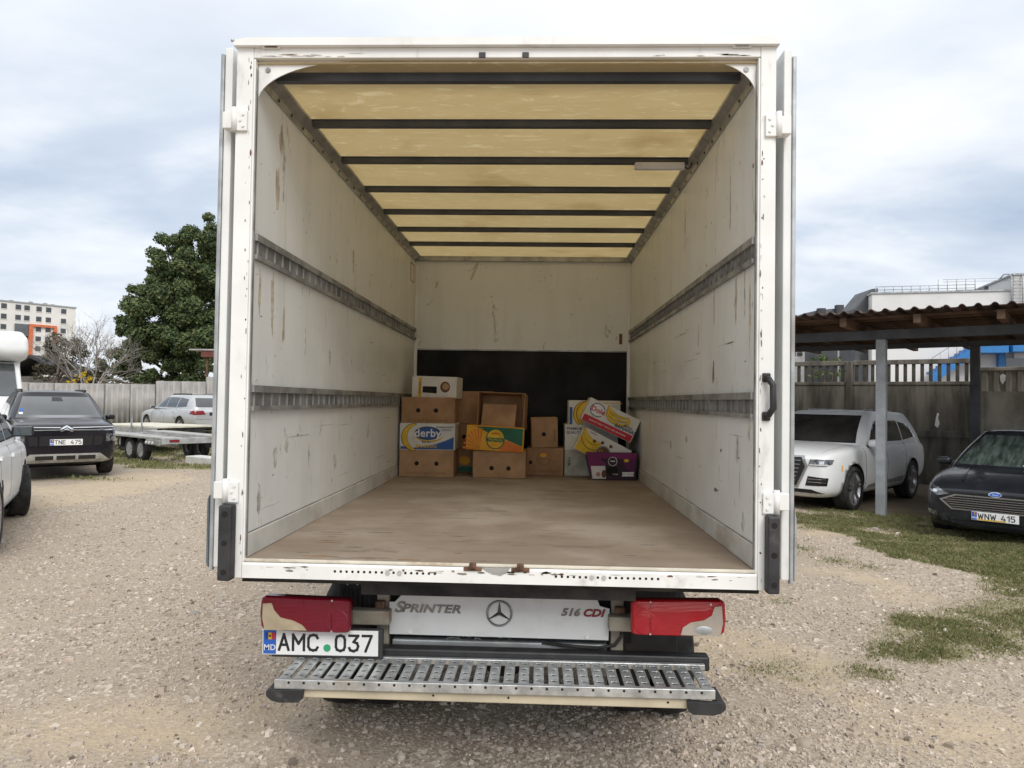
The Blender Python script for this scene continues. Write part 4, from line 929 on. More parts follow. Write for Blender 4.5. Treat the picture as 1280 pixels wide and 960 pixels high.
def greenhouse(g, inset=0.):
    n = 64; K = 9; V = []; F = []
    def ring(t):
        xf = g['xf'][0]+(g['xf'][1]-g['xf'][0])*t+g.get('bf', .05)*math.sin(math.pi*t)
        xr = g['xr'][0]+(g['xr'][1]-g['xr'][0])*t-g.get('br', .04)*math.sin(math.pi*t)
        hy = g['w'][0]+(g['w'][1]-g['w'][0])*t+.025*math.sin(math.pi*t)
        z = g['z'][0]+(g['z'][1]-g['z'][0])*t
        return (xf+xr)/2, (xf-xr)/2, hy, z
    def pts(cx, hx, hy, z, e=8.):
        o = []
        for i in range(n):
            a = 2*math.pi*(i+.5)/n; c, s = math.cos(a), math.sin(a)
            o.append((cx+hx*math.copysign(abs(c)**(2/e), c), hy*math.copysign(abs(s)**(2/e), s), z))
        return o
    for k_ in range(K): V += pts(*ring(k_/(K-1)))
    cx, hx, hy, z = ring(1)
    for sc, dz, e in ((.975, .025, 7), (.92, .042, 5.5), (.75, .06, 4), (.4, .072, 3), (.1, .075, 2.5)): V += pts(cx, hx*sc, hy*sc, z+dz*g.get('crown', 1), e); K += 1
    for k_ in range(K-1):
        for i in range(n): F.append((k_*n+i, k_*n+(i+1) % n, (k_+1)*n+(i+1) % n, (k_+1)*n+i))
    F.append(tuple((K-1)*n+i for i in range(n)))
    return V, F
class Patcher:
    def __init__(s, meshes):
        V = []; F = []
        for me in meshes:
            k_ = len(V); V += [v.co.copy() for v in me.vertices]; F += [[i+k_ for i in p.vertices] for p in me.polygons]
        s.t = BVHTree.FromPolygons(V, F)
    def hit(s, o, d):
        h = s.t.ray_cast(Vector(o), Vector(d)); return (h[0], h[1]) if h[0] is not None else (None, None)
    def patch(s, poly, ax, sg, off=.004, res=.05, rim=.012):
        """lay a convex outline (2-D) onto the body seen along an axis. x: (y,z), y: (x,z), z: (x,y)"""
        u0, u1 = min(p[0] for p in poly), max(p[0] for p in poly); v0, v1 = min(p[1] for p in poly), max(p[1] for p in poly)
        bm = bmesh.new(); nu = max(1, int((u1-u0)/res)); nv = max(1, int((v1-v0)/res))
        g = [[bm.verts.new((u0+(u1-u0)*i/nu, v0+(v1-v0)*j/nv, 0)) for i in range(nu+1)] for j in range(nv+1)]
        for j in range(nv):
            for i in range(nu): bm.faces.new((g[j][i], g[j][i+1], g[j+1][i+1], g[j+1][i]))
        n = len(poly); ar = sum(poly[i][0]*poly[(i+1) % n][1]-poly[(i+1) % n][0]*poly[i][1] for i in range(n))
        P = poly if ar > 0 else poly[::-1]
        for i in range(n):
            a = Vector((*P[i], 0)); b = Vector((*P[(i+1) % n], 0)); e = b-a
            if e.length < 1e-6: continue
            bmesh.ops.bisect_plane(bm, geom=bm.verts[:]+bm.edges[:]+bm.faces[:], plane_co=a, plane_no=Vector((e.y, -e.x, 0)), clear_outer=True)
        dead = []; nor = {}
        for v in bm.verts:
            u, w_ = v.co.x, v.co.y
            o, d = {'x': ((sg*6, u, w_), (-sg, 0, 0)), 'y': ((u, sg*4, w_), (0, -sg, 0)), 'z': ((u, w_, sg*6), (0, 0, -sg))}[ax]
            p, nn = s.hit(o, d)
            if p is None: dead.append(v); continue
            if nn.dot(Vector(d)) > 0: nn = -nn
            nor[v] = nn; v.co = p+nn*off
        bmesh.ops.delete(bm, geom=dead, context='VERTS')
        if rim:
            be = [e for e in bm.edges if e.is_boundary]; vm = {}
            for e in be:
                for v in e.verts: vm[v.co.to_tuple(6)] = nor.get(v)
            r_ = bmesh.ops.extrude_edge_only(bm, edges=be)
            for v in (q for q in r_['geom'] if isinstance(q, bmesh.types.BMVert)):
                nn = vm.get(v.co.to_tuple(6))
                if nn is not None: v.co = v.co-nn*(off+rim)
        bmesh.ops.recalc_face_normals(bm, faces=bm.faces)
        me = bpy.data.meshes.new('patch'); bm.to_mesh(me); bm.free(); me.polygons.foreach_set('use_smooth', [False]*len(me.polygons)); return me
def wheel(root, x, y, r, w_, steer=0, spokes=5, rimr=.7, side=1, rimmat=None):
    """side: +1 when the outer face looks to +y"""
    Mx = Matrix.Translation((x, y, r)) @ Matrix.Rotation(R(steer), 4, 'Z') @ (Matrix.Identity(4) if side > 0 else Matrix.Rotation(math.pi, 4, 'Z'))
    q = rimr*r
    o = MB().lathe([(q, -w_*.45), (q+.02, -w_*.5), (r*.93, -w_*.5), (r*.985, -w_*.42), (r, -w_*.3), (r, w_*.3), (r*.985, w_*.42), (r*.93, w_*.5), (q+.02, w_*.5), (q, w_*.45)], Mx, 36).build('wheel', MT['tyre'], root)
    rm = MB().lathe([(q-.012, -w_*.4), (q-.02, w_*.1), (q-.012, w_*.42), (q+.004, w_*.46), (q+.004, w_*.40)], Mx, 36)
    rm.lathe([(.001, w_*.40), (.03, w_*.40), (.05, w_*.36), (.055, w_*.2)], Mx, 16)
    for k_ in range(spokes):
        for dd in (-.16, .16):
            t = 2*math.pi*k_/spokes+.3; t2 = t+dd
            p0 = Vector((math.cos(t)*.03, w_*.30, math.sin(t)*.03)); p1 = Vector((math.cos(t2)*(q-.012), w_*.36, math.sin(t2)*(q-.012)))
            nn = Vector((-math.sin(t2), 0, math.cos(t2))); yv = Vector((0, w_*.10, 0)); a_, b_ = .028, .020
            vv = [p0-nn*a_-yv, p0+nn*a_-yv, p0+nn*a_*.8+yv, p0-nn*a_*.8+yv, p1-nn*b_-yv, p1+nn*b_-yv, p1+nn*b_*.8+yv, p1-nn*b_*.8+yv]
            rm.add([Mx @ v for v in vv], [(0, 1, 2, 3), (7, 6, 5, 4), (0, 4, 5, 1), (1, 5, 6, 2), (2, 6, 7, 3), (3, 7, 4, 0)])
    rm.build('rim', rimmat or MT['rim'], o)
    MB().lathe([(.001, -w_*.05), (q-.02, -w_*.05)], Mx, 24).build('brake_backing', MT['arch'], o)
    return o
def mirror_pair(root, x, y, z, paint, sides=(-1, 1), sc=1.):
    for s in sides:
        hs = MB(); bm = bmesh.new(); bmesh.ops.create_icosphere(bm, subdivisions=3, radius=1)
        for v in bm.verts:
            c = v.co; c.x = math.copysign(abs(c.x)**.7, c.x); c.y = math.copysign(abs(c.y)**.6, c.y); c.z = math.copysign(abs(c.z)**.6, c.z)
            if c.x < -.2: c.x = -.2
        hs.bm(bm, Matrix.Translation((x, s*(y+.13*sc), z)) @ Matrix.Diagonal((.10*sc, .125*sc, .075*sc, 1)), True)
        mo = hs.build('mirror', paint, root)
        MB().bbox((x-.05, min(s*(y-.06), s*(y+.05)), z-.075), (x+.02, max(s*(y-.06), s*(y+.05)), z-.045), .008).build('mirror_arm', MT['black_plastic'], mo)
        MB().bbox((x-.026*sc, s*(y+.13*sc)-.10*sc, z-.058*sc), (x-.021*sc, s*(y+.13*sc)+.10*sc, z+.058*sc), .002).build('mirror_glass', MT['glass_mirror'], mo)
def car(name, label, xy, head, sp, z=None, pitch=0, rollx=0):
    z = float(gh(*xy)) if z is None else z
    t = thing(name, label, 'car', (xy[0], xy[1], z), math.atan2(head[1], head[0]), sp.get('group')); t.rotation_euler = (R(rollx), R(pitch), math.atan2(head[1], head[0]))
    me = car_shell(sp); body = link('body', me, None, t)
    V, F = greenhouse(sp['gh']); gm = bpy.data.meshes.new('cabin'); gm.from_pydata(V, [], F); gm.polygons.foreach_set('use_smooth', [True]*len(F))
    bm = bmesh.new(); bm.from_mesh(gm); bmesh.ops.recalc_face_normals(bm, faces=bm.faces); bm.to_mesh(gm); bm.free()
    gm.polygons.foreach_set('use_smooth', [True]*len(gm.polygons))
    link('cabin_roof', gm, sp.get('roofpaint', sp['paint']), t)
    P = Patcher([me, gm])
    parts = {}
    for pt in sp['patches']:
        nm, mat, ax, sg, poly = pt[:5]; off = pt[5] if len(pt) > 5 else .004; par = pt[6] if len(pt) > 6 else None
        sgs = (-1, 1) if sg == 0 else (sg,)
        for s in sgs:
            pp = poly
            if ax == 'x' and sg in (2, -2):        # mirrored pair on the front (2) or the rear (-2)
                for q in (-1, 1):
                    o = link(nm, P.patch([(q*a, b) for a, b in poly], 'x', 1 if sg == 2 else -1, off), mat, parts.get((par, q), t) if par else t); parts[(nm, q)] = o
                continue
            o = link(nm, P.patch(pp, ax, s, off), mat, parts.get((par, s), t) if par else t); parts[(nm, s)] = o
    for i, xw in enumerate(sp['axles']):
        for s in (-1, 1):
            wheel(t, xw, s*sp['track'], sp['r'], sp['tw'], sp.get('steer', 0) if i == 0 else 0, sp.get('spokes', 5), sp.get('rimr', .72), s, sp.get('rimmat'))
    for m_ in sp.get('mirrors', ()): mirror_pair(t, *m_)
    # dark floor between the wheels
    MB().box((sp['axles'][1]-.2, -sp['hw']+.25, sp['r']*.55), (sp['axles'][0]+.2, sp['hw']-.25, sp['r']*1.3)).build('underbody', MT['arch'], t)
    return t, P
MT['glass_mirror'] = M('mirror glass', (.16, .18, .19), .05, metal=.9, var=.05)
MT['glass_suv'] = M('dusty dark windscreen', (.045, .043, .04), .12, var=.2, vs_=2, spec=.5)
MT['glass_sky'] = M('grey car glass', (.05, .058, .062), .06, var=.2, vs_=1.5, spec=.9, coat=1)
MT['glass_green_reflection'] = M('windscreen with green reflections', (.07, .095, .085), .07, var=.35, vs_=3, stretch=(1, 5, 1), spec=.9, coat=1)  # greenish reflections put into the glass colour as streaks
MT['red_lamp'] = lens_mat('car tail lamp', (.16, .01, .015), (.25, .02, .025))
def rect(x0, x1, z0, z1): return [(x0, z0), (x1, z0), (x1, z1), (x0, z1)]
WC, BP, GD, CH = MT['white_car'], MT['black_plastic'], MT['glass_dark'], MT['chrome']
BAR = M('bright bar trim', (.42, .43, .44), .25, metal=.9, var=.05)
seam = lambda x, z0, z1, dx=0, w=.007: ('door_seam', BP, 'y', 0, [(x-w, z0), (x+w, z0), (x+w+dx, z1), (x-w+dx, z1)], .0012)
def handle(x, z, mat): return ('door_handle', mat, 'y', 0, [(x-.11, z-.016), (x+.10, z-.014), (x+.11, z+.018), (x-.10, z+.016)], .028)

# --- white SUV under the carport
sp = dict(paint=WC, hw=.985, axles=(1.5, -1.5), r=.385, tw=.27, track=.845, gap=.05, spokes=5, rimr=.74,
    st=[(2.46, .70, .40, .86, .90), (2.44, .80, .30, .92, .95), (2.32, .90, .25, .97, 1.00), (2.1, .945, .23, 1.02, 1.05), (1.5, .985, .23, 1.06, 1.12), (1.05, .99, .23, 1.08, 1.17), (.6, .99, .23, 1.09, 1.14), (-.5, .99, .23, 1.11, 1.14), (-1.5, .99, .25, 1.12, 1.14), (-2.1, .975, .30, 1.12, 1.14), (-2.48, .92, .38, 1.10, 1.14), (-2.58, .85, .46, 1.02, 1.08), (-2.61, .75, .52, .98, 1.02)],
    gh=dict(z=(1.08, 1.68), xf=(1.22, .36), xr=(-2.54, -2.02), w=(.925, .725)),
    mirrors=((.78, .93, 1.15, WC),),
    patches=[('windscreen', MT['glass_suv'], 'x', 1, [(-.80, 1.15), (.80, 1.15), (.655, 1.645), (-.655, 1.645)]),
        ('rear_window', GD, 'x', -1, [(-.68, 1.2), (.68, 1.2), (.56, 1.6), (-.56, 1.6)]),
        ('side_window', GD, 'y', 0, [(.66, 1.17), (-.02, 1.17), (-.02, 1.55), (.14, 1.545), (.42, 1.38)]),
        ('side_window', GD, 'y', 0, [(-.09, 1.17), (-1.05, 1.17), (-1.05, 1.555), (-.09, 1.56)]),
        ('side_window', GD, 'y', 0, [(-1.12, 1.18), (-1.88, 1.24), (-1.66, 1.48), (-1.12, 1.54)]),
        ('roof_rail', MT['galv_grey'], 'z', 1, [(-.1, .52), (-1.5, .52), (-1.5, .55), (-.1, .55)], .03), ('roof_rail', MT['galv_grey'], 'z', 1, [(-.1, -.55), (-1.5, -.55), (-1.5, -.52), (-.1, -.52)], .03),
        ('grille_frame', BAR, 'x', 1, [(-.56, .78), (-.40, .42), (.40, .42), (.56, .78), (.49, .95), (-.49, .95)], .012),
        ('grille', MT['grille_black'], 'x', 1, [(-.515, .775), (-.37, .45), (.37, .45), (.515, .775), (.455, .92), (-.455, .92)], .018)]
        +[('grille_bar', BAR, 'x', 1, rect(-(.36+.09*(i/5)), .36+.09*(i/5), .535+i*.066, .549+i*.066), .026) for i in range(6)]
        +[('headlight', MT['glass_lamp'], 'x', 2, [(.57, .80), (.82, .79), (.885, .83), (.89, .90), (.60, .90)], .014), ('lamp_lens', CH, 'x', 2, rect(.74, .80, .825, .875), .020, 'headlight'), ('lamp_blade', MT['white_text'], 'x', 2, [(.59, .803), (.85, .808), (.85, .822), (.59, .817)], .020, 'headlight'),
        ('air_intake', MT['grille_black'], 'x', 2, [(.52, .46), (.84, .47), (.86, .60), (.56, .62)], .006), ('intake_bar', CH, 'x', 2, rect(.56, .83, .52, .53), .012, 'air_intake'), ('intake_bar', CH, 'x', 2, rect(.56, .83, .57, .58), .012, 'air_intake'),
        ('lower_lip', MT['grille_black'], 'x', 1, [(-.8, .34), (.8, .34), (.62, .40), (-.62, .40)], .006), ('lip_trim', CH, 'x', 1, rect(-.75, .75, .31, .325), .010),
        seam(1.02, .38, 1.07), seam(-.06, .32, 1.1), seam(-1.1, .45, 1.12, -.02), ('hood_seam', BP, 'z', 1, [(2.2, .70), (1.1, .78), (1.1, .785), (2.2, .705)], .001), ('hood_seam', BP, 'z', 1, [(2.2, -.70), (1.1, -.78), (1.1, -.785), (2.2, -.705)], .001),
        ('sill_trim', MT['galv_grey'], 'y', 0, [(.95, .36), (-1.0, .40), (-1.0, .50), (.88, .42)], .006), ('side_lamp', MT['ink_amber'], 'y', 0, rect(1.98, 2.02, .70, .80), .004),
        handle(.15, .95, WC), handle(-.92, .97, WC)])
q7, _ = car('parked_suv', 'white large SUV parked under the carport behind its grey post', (0, 0), (1, 0), sp)
def place(o, px, Z, loc, ang, dz=0):
    """put local point loc of the car on picture column px at depth Z, heading ang degrees"""
    h = cdir(ang); c, s = h.x, h.y; p = cw(px, Z)
    x = p.x-(loc[0]*c-loc[1]*s); y = p.y-(loc[0]*s+loc[1]*c)
    o.location = (x, y, float(gh(x, y))+dz); o.rotation_euler.z = math.atan2(s, c)
place(q7, 1068, 12.3, (1.5, .95), 180+46)
q7.rotation_euler.y = R(-.6)

# --- black saloon at the right edge
BLK = M('dusty black paint', (.016, .018, .023), .22, var=.15, vs_=4, coat=.2, spec=.3, dirt=(.10, .095, .085), damt=.22, dscale=3)
sp = dict(paint=BLK, hw=.925, axles=(1.42, -1.43), r=.335, tw=.23, track=.80, spokes=8,
    st=[(2.44, .60, .30, .66, .70), (2.43, .72, .24, .70, .735), (2.33, .81, .20, .735, .775), (2.12, .875, .19, .78, .83), (1.8, .91, .18, .84, .89), (1.42, .925, .18, .88, .94), (1.0, .925, .18, .91, .985), (.5, .925, .18, .93, .97), (-1.4, .925, .2, .96, .99), (-2.0, .90, .25, .98, 1.02), (-2.38, .83, .35, .95, 1.0), (-2.47, .7, .45, .87, .92)],
    gh=dict(z=(.93, 1.42), xf=(1.22, .12), xr=(-2.02, -1.0), w=(.86, .60)),
    mirrors=((.72, .86, 1.0, BLK, (-1, 1), .8),),
    patches=[('windscreen', MT['glass_green_reflection'], 'x', 1, [(-.73, .985), (.73, .985), (.525, 1.40), (-.525, 1.40)]),
        ('windscreen_note', MT['plate_white'], 'x', 1, [(.10, 1.0), (.52, 1.0), (.47, 1.05), (.16, 1.06)], .006),
        ('rear_window', GD, 'x', -1, [(-.62, 1.05), (.62, 1.05), (.50, 1.36), (-.50, 1.36)]),
        ('side_window', GD, 'y', 0, [(.62, 1.0), (-.15, 1.0), (-.15, 1.37), (.08, 1.36)]), ('side_window', GD, 'y', 0, [(-.21, 1.0), (-1.2, 1.02), (-.98, 1.33), (-.21, 1.37)]),
        ('grille_frame', BAR, 'x', 1, [(-.64, .585), (-.50, .46), (.50, .46), (.64, .585), (.46, .665), (-.46, .665)], .010),
        ('grille', MT['grille_black'], 'x', 1, [(-.60, .583), (-.48, .478), (.48, .478), (.60, .583), (.44, .648), (-.44, .648)], .016)]
        +[('grille_bar', BAR, 'x', 1, rect(-w_, w_, z_, z_+.008), .024) for w_, z_ in ((.49, .497), (.52, .527), (.56, .557), (.575, .587), (.50, .617))]
        +[('brand_oval', CH, 'x', 1, [(.075*math.cos(t), .695+.030*math.sin(t)) for t in np.linspace(0, 6.28, 17)[:-1]], .010), ('oval_field', MT['plate_blue'], 'x', 1, [(.064*math.cos(t), .695+.022*math.sin(t)) for t in np.linspace(0, 6.28, 17)[:-1]], .013),
        ('headlight', MT['glass_lamp'], 'x', 2, [(.52, .665), (.66, .63), (.80, .70), (.83, .765), (.66, .73)], .006), ('lamp_lens', CH, 'x', 2, rect(.67, .72, .67, .705), .010, 'headlight'),
        ('lower_grille', MT['grille_black'], 'x', 1, [(-.56, .24), (.56, .24), (.60, .33), (-.60, .33)], .006), ('fog_lamp', MT['glass_lamp'], 'x', 2, [(.66, .36), (.78, .38), (.79, .43), (.68, .42)], .008),
        ('bumper_flap', BLK, 'x', 2, [(.52, .30), (.60, .30), (.66, .40), (.60, .41)], .022),
        ('hood_crease', BLK, 'z', 1, [(2.1, .42), (1.15, .52), (1.15, .545), (2.1, .445)], .010), ('hood_crease', BLK, 'z', 1, [(2.1, -.42), (1.15, -.52), (1.15, -.545), (2.1, -.445)], .010),
        seam(.95, .3, .93), seam(-.18, .28, .96), seam(-1.1, .4, .97, -.03), handle(.0, .84, BLK), handle(-1.0, .86, BLK)])
ford, PF = car('parked_saloon', 'dusty black saloon with chrome barred grille at the right edge', (0, 0), (1, 0), sp)
xn = PF.hit((6, 0, .40), (-1, 0, 0))[0].x
plate(ford, 'WNW 415', Matrix.Translation((xn+.022, 0, .405)) @ Matrix.Rotation(R(90), 4, 'Z'), .52, .112, band=True)
text('Ford', .030, MT['white_text'], ford, Matrix.Translation((PF.hit((6, 0, .695), (-1, 0, 0))[0].x+.017, 0, .695)) @ Matrix.Rotation(R(90), 4, 'Z') @ Matrix.Rotation(R(90), 4, 'X'), 0, .2)
place(ford, 1244, 9.3, (2.44, 0), 180+44)

# --- dark crossover facing the yard
PUR = M('aubergine paint', (.012, .011, .0155), .15, var=.1, coat=.25, spec=.3)
sp = dict(paint=PUR, hw=.88, axles=(1.3, -1.3), r=.335, tw=.225, track=.765, spokes=5,
    st=[(2.12, .68, .42, .88, .92), (2.11, .76, .34, .94, .97), (2.02, .83, .27, .99, 1.02), (1.85, .865, .24, 1.02, 1.05), (1.3, .885, .23, 1.05, 1.11), (.98, .885, .22, 1.07, 1.15), (.5, .885, .22, 1.08, 1.12), (-1.3, .885, .22, 1.09, 1.12), (-1.8, .865, .3, 1.08, 1.12), (-2.0, .80, .4, 1.02, 1.06), (-2.03, .7, .45, .95, 1.0)],
    gh=dict(z=(1.07, 1.58), xf=(1.22, .42), xr=(-1.95, -1.5), w=(.83, .64)),
    mirrors=((.85, .83, 1.12, PUR, (-1, 1), .72),),
    patches=[('windscreen', MT['glass_sky'], 'x', 1, [(-.72, 1.11), (.72, 1.11), (.57, 1.52), (-.57, 1.52)]), ('inner_mirror', BP, 'x', 1, [(-.10, 1.43), (.10, 1.43), (.08, 1.51), (-.08, 1.51)], .006),
        ('windscreen_sticker', MT['plate_blue'], 'x', 1, rect(-.645, -.59, 1.24, 1.28), .007), ('windscreen_sticker', MT['white_text'], 'x', 1, rect(-.66, -.60, 1.18, 1.215), .007),
        ('rear_window', GD, 'x', -1, [(-.58, 1.15), (.58, 1.15), (.5, 1.45), (-.5, 1.45)]),
        ('side_window', GD, 'y', 0, [(.68, 1.14), (-.1, 1.14), (-.1, 1.50), (.28, 1.49)]), ('side_window', GD, 'y', 0, [(-.16, 1.14), (-1.1, 1.14), (-1.1, 1.46), (-.16, 1.48)]),
        ('roof_rail', BP, 'z', 1, [(.15, .54), (-1.2, .54), (-1.2, .57), (.15, .57)], .05), ('roof_rail', BP, 'z', 1, [(.15, -.57), (-1.2, -.57), (-1.2, -.54), (.15, -.54)], .05),
        ('upper_lamp', MT['glass_lamp'], 'x', 2, [(.50, .90), (.80, .895), (.81, .93), (.50, .93)], .006),
        ('chrome_strip', CH, 'x', 2, [(.10, .945), (.78, .955), (.78, .967), (.09, .960)], .008), ('chrome_strip', CH, 'x', 2, [(.06, .905), (.74, .90), (.76, .912), (.07, .92)], .008),
        ('chevron', CH, 'x', 2, [(.0, .985), (.0, .955), (.105, .905), (.105, .93)], .016), ('chevron', CH, 'x', 2, [(.0, .94), (.0, .912), (.09, .872), (.105, .89)], .016),
        ('grille', MT['grille_black'], 'x', 1, [(-.42, .62), (.42, .62), (.42, .80), (-.42, .80)], .006), ('air_inlet', MT['grille_black'], 'x', 2, [(.45, .62), (.58, .62), (.60, .79), (.45, .79)], .008),
        ('headlight', MT['glass_lamp'], 'x', 2, [(.64, .69), (.82, .69), (.83, .83), (.66, .84)], .008), ('lamp_lens', CH, 'x', 2, rect(.71, .77, .72, .80), .012, 'headlight'),
        ('skid_plate', MT['alu'], 'x', 1, [(-.72, .34), (-.62, .31), (.62, .31), (.72, .34), (.56, .47), (-.56, .47)], .008),
        ('skid_slot', MT['grille_black'], 'x', 1, rect(-.15, .15, .365, .435), .014), ('skid_slot', MT['grille_black'], 'x', 2, rect(.20, .48, .365, .435), .014), seam(.98, .35, 1.05), seam(-.13, .32, 1.08)])
cit, PC = car('parked_crossover', 'dark purple crossover with chrome chevrons facing the gravel yard', (0, 0), (1, 0), sp)
xn = PC.hit((6, 0, .68), (-1, 0, 0))[0].x
plate(cit, 'TNE 475', Matrix.Translation((xn+.022, 0, .685)) @ Matrix.Rotation(R(90), 4, 'Z'), .52, .112)
place(cit, 85, 13.3, (2.1, 0), 180-39, .03)

# --- silver estate behind the trailers
SIL = M('silver paint', (.52, .53, .54), .28, metal=.35, var=.05, coat=.7)
sp = dict(paint=SIL, hw=.92, axles=(1.44, -1.45), r=.325, tw=.23, track=.795, spokes=6,
    st=[(2.38, .62, .32, .64, .68), (2.36, .74, .24, .70, .73), (2.2, .84, .2, .74, .79), (1.85, .90, .18, .83, .88), (1.44, .92, .18, .88, .93), (1.0, .925, .18, .91, .98), (.5, .925, .18, .93, .97), (-1.45, .925, .2, .97, .99), (-2.0, .91, .25, .98, 1.0), (-2.36, .87, .32, .95, .99), (-2.44, .82, .36, .88, .92), (-2.46, .7, .4, .82, .86)],
    gh=dict(z=(.95, 1.44), xf=(1.1, .15), xr=(-2.36, -1.98), w=(.86, .64)),
    mirrors=((.72, .86, 1.0, SIL, (-1, 1), .8),),
    patches=[('windscreen', GD, 'x', 1, [(-.7, 1.0), (.7, 1.0), (.55, 1.42), (-.55, 1.42)]), ('rear_window', MT['glass_sky'], 'x', -1, [(-.70, 1.04), (.70, 1.04), (.60, 1.37), (-.60, 1.37)]),
        ('side_window', GD, 'y', 0, [(.60, 1.01), (-.15, 1.01), (-.15, 1.39), (.08, 1.38)]), ('side_window', GD, 'y', 0, [(-.20, 1.01), (-1.02, 1.01), (-1.02, 1.38), (-.20, 1.39)]), ('side_window', GD, 'y', 0, [(-1.08, 1.01), (-1.82, 1.05), (-1.75, 1.32), (-1.08, 1.38)]),
        ('tail_lamp', MT['red_lamp'], 'x', -2, [(.42, .78), (.84, .76), (.86, .90), (.50, .92)], .008), ('tail_lamp', MT['red_lamp'], 'y', 0, [(-2.15, .80), (-2.42, .77), (-2.40, .91), (-2.30, .92)], .006),
        ('plate_recess', BP, 'x', -1, rect(-.28, .28, .74, .86), .004), ('bumper_line', BP, 'x', -1, rect(-.8, .8, .60, .607), .003), ('roof_rail', BP, 'z', 1, [(-.1, .53), (-1.6, .53), (-1.6, .56), (-.1, .56)], .04), ('roof_rail', BP, 'z', 1, [(-.1, -.56), (-1.6, -.56), (-1.6, -.53), (-.1, -.53)], .04),
        seam(.95, .3, .93), seam(-.17, .28, .96), seam(-1.05, .4, .97, -.03), handle(.0, .84, SIL), handle(-.95, .86, SIL)])
bmw, _ = car('parked_estate', 'silver estate car seen from behind its corner, parked beyond the trailers', (0, 0), (1, 0), sp)
place(bmw, 225, 26.0, (-1.45, .92), -49, 0)

# --- white car cut by the left edge
sp = dict(paint=WC, hw=.93, axles=(1.33, -1.34), r=.365, tw=.235, track=.83, steer=14, spokes=5, gap=.06,
    st=[(2.22, .66, .42, .86, .90), (2.2, .76, .34, .92, .95), (2.05, .86, .27, .98, 1.0), (1.85, .90, .25, 1.01, 1.04), (1.33, .93, .25, 1.04, 1.1), (.95, .93, .25, 1.06, 1.14), (.5, .93, .25, 1.07, 1.12), (-1.3, .93, .25, 1.10, 1.13), (-1.9, .91, .32, 1.10, 1.13), (-2.2, .85, .4, 1.04, 1.08), (-2.28, .74, .46, .98, 1.02)],
    gh=dict(z=(1.07, 1.62), xf=(1.2, .35), xr=(-2.15, -1.7), w=(.865, .66)),
    mirrors=((.60, .82, 1.22, BP, (-1, 1), 1.0),),
    patches=[('windscreen', GD, 'x', 1, [(-.72, 1.13), (.72, 1.13), (.57, 1.59), (-.57, 1.59)]), ('rear_window', GD, 'x', -1, [(-.62, 1.17), (.62, 1.17), (.5, 1.52), (-.5, 1.52)]),
        ('side_window', GD, 'y', 0, [(.78, 1.14), (-.15, 1.14), (-.15, 1.55), (.28, 1.54)]), ('side_window', GD, 'y', 0, [(-.22, 1.14), (-1.2, 1.14), (-1.2, 1.55), (-.22, 1.56)]), ('side_window', GD, 'y', 0, [(-1.27, 1.16), (-1.75, 1.2), (-1.65, 1.45), (-1.27, 1.54)]),
        ('sill_cladding', MT['galv_grey'], 'y', 0, [(.93, .26), (-.93, .26), (-.93, .42), (.93, .42)], .010), ('arch_trim', BP, 'y', 0, [(.9, .36), (.86, .36), (.92, .66), (1.0, .74)], .010), ('arch_trim', BP, 'y', 0, [(-.9, .36), (-.86, .36), (-.92, .66), (-1.0, .74)], .010),
        ('tail_lamp', MT['red_lamp'], 'x', -2, [(.5, .92), (.85, .92), (.85, 1.04), (.55, 1.04)], .008), ('headlight', MT['glass_lamp'], 'x', 2, [(.5, .8), (.83, .8), (.85, .9), (.5, .9)], .008),
        seam(.90, .42, 1.05), seam(-.18, .42, 1.09), seam(-1.05, .5, 1.1), handle(.0, .95, WC), handle(-1.0, .98, WC)])
wsv, PW = car('parked_suv', 'white SUV with its front wheel turned, cut off by the left edge', (0, 0), (1, 0), sp)
place(wsv, 25, 10.0, (1.33, -.83), -29)

# ---------------------------------------------------------------- left side: trailers, camper, fence, trees, flats
def leaf_mesh(name, P, Nn, size, cols, jit=.6):
    """leaf-sized quads at points P, roughly facing Nn"""
    n = len(P); rs = np.random.RandomState(len(P))
    nn = Nn+rs.normal(0, jit, (n, 3)); nn /= np.linalg.norm(nn, axis=1)[:, None]+1e-9
    a = np.cross(nn, rs.normal(0, 1, (n, 3))); a /= np.linalg.norm(a, axis=1)[:, None]+1e-9; b = np.cross(nn, a)
    s = (size*rs.uniform(.55, 1.35, n))[:, None]
    V = np.stack([P-a*s*.55, P-b*s*.32+nn*s*.08, P+a*s*.6, P+b*s*.32+nn*s*.08], 1).reshape(-1, 3)
    F = np.arange(4*n).reshape(n, 4); me = npmesh(name, V, F)
    c = np.array(cols)[rs.randint(0, len(cols), n)]*rs.uniform(.7, 1.3, (n, 1)); vattr(me, 'tone', np.repeat(c, 4, 0)); return me
def leaf_mat(name, trans=.25):
    m, nt, b = newmat(name); at = N(nt, 'ShaderNodeAttribute', attribute_name='tone'); out = nt.nodes['Material Output']
    nt.links.new(at.outputs['Color'], b.inputs['Base Color']); b.inputs['Roughness'].default_value = .6; b.inputs['Specular IOR Level'].default_value = .3
    tr = N(nt, 'ShaderNodeBsdfTranslucent'); nt.links.new(at.outputs['Color'], tr.inputs['Color'])
    mx = N(nt, 'ShaderNodeMixShader'); mx.inputs[0].default_value = trans; nt.links.new(b.outputs[0], mx.inputs[1]); nt.links.new(tr.outputs[0], mx.inputs[2]); nt.links.new(mx.outputs[0], out.inputs['Surface'])
    return m
LEAF = leaf_mat('leaf'); BARK = M('bark', (.13, .10, .08), .9, var=.25, vs_=6, bmp=.4, bscale=20); GREYBARK = M('grey bark', (.34, .31, .285), .9, var=.2, vs_=6)
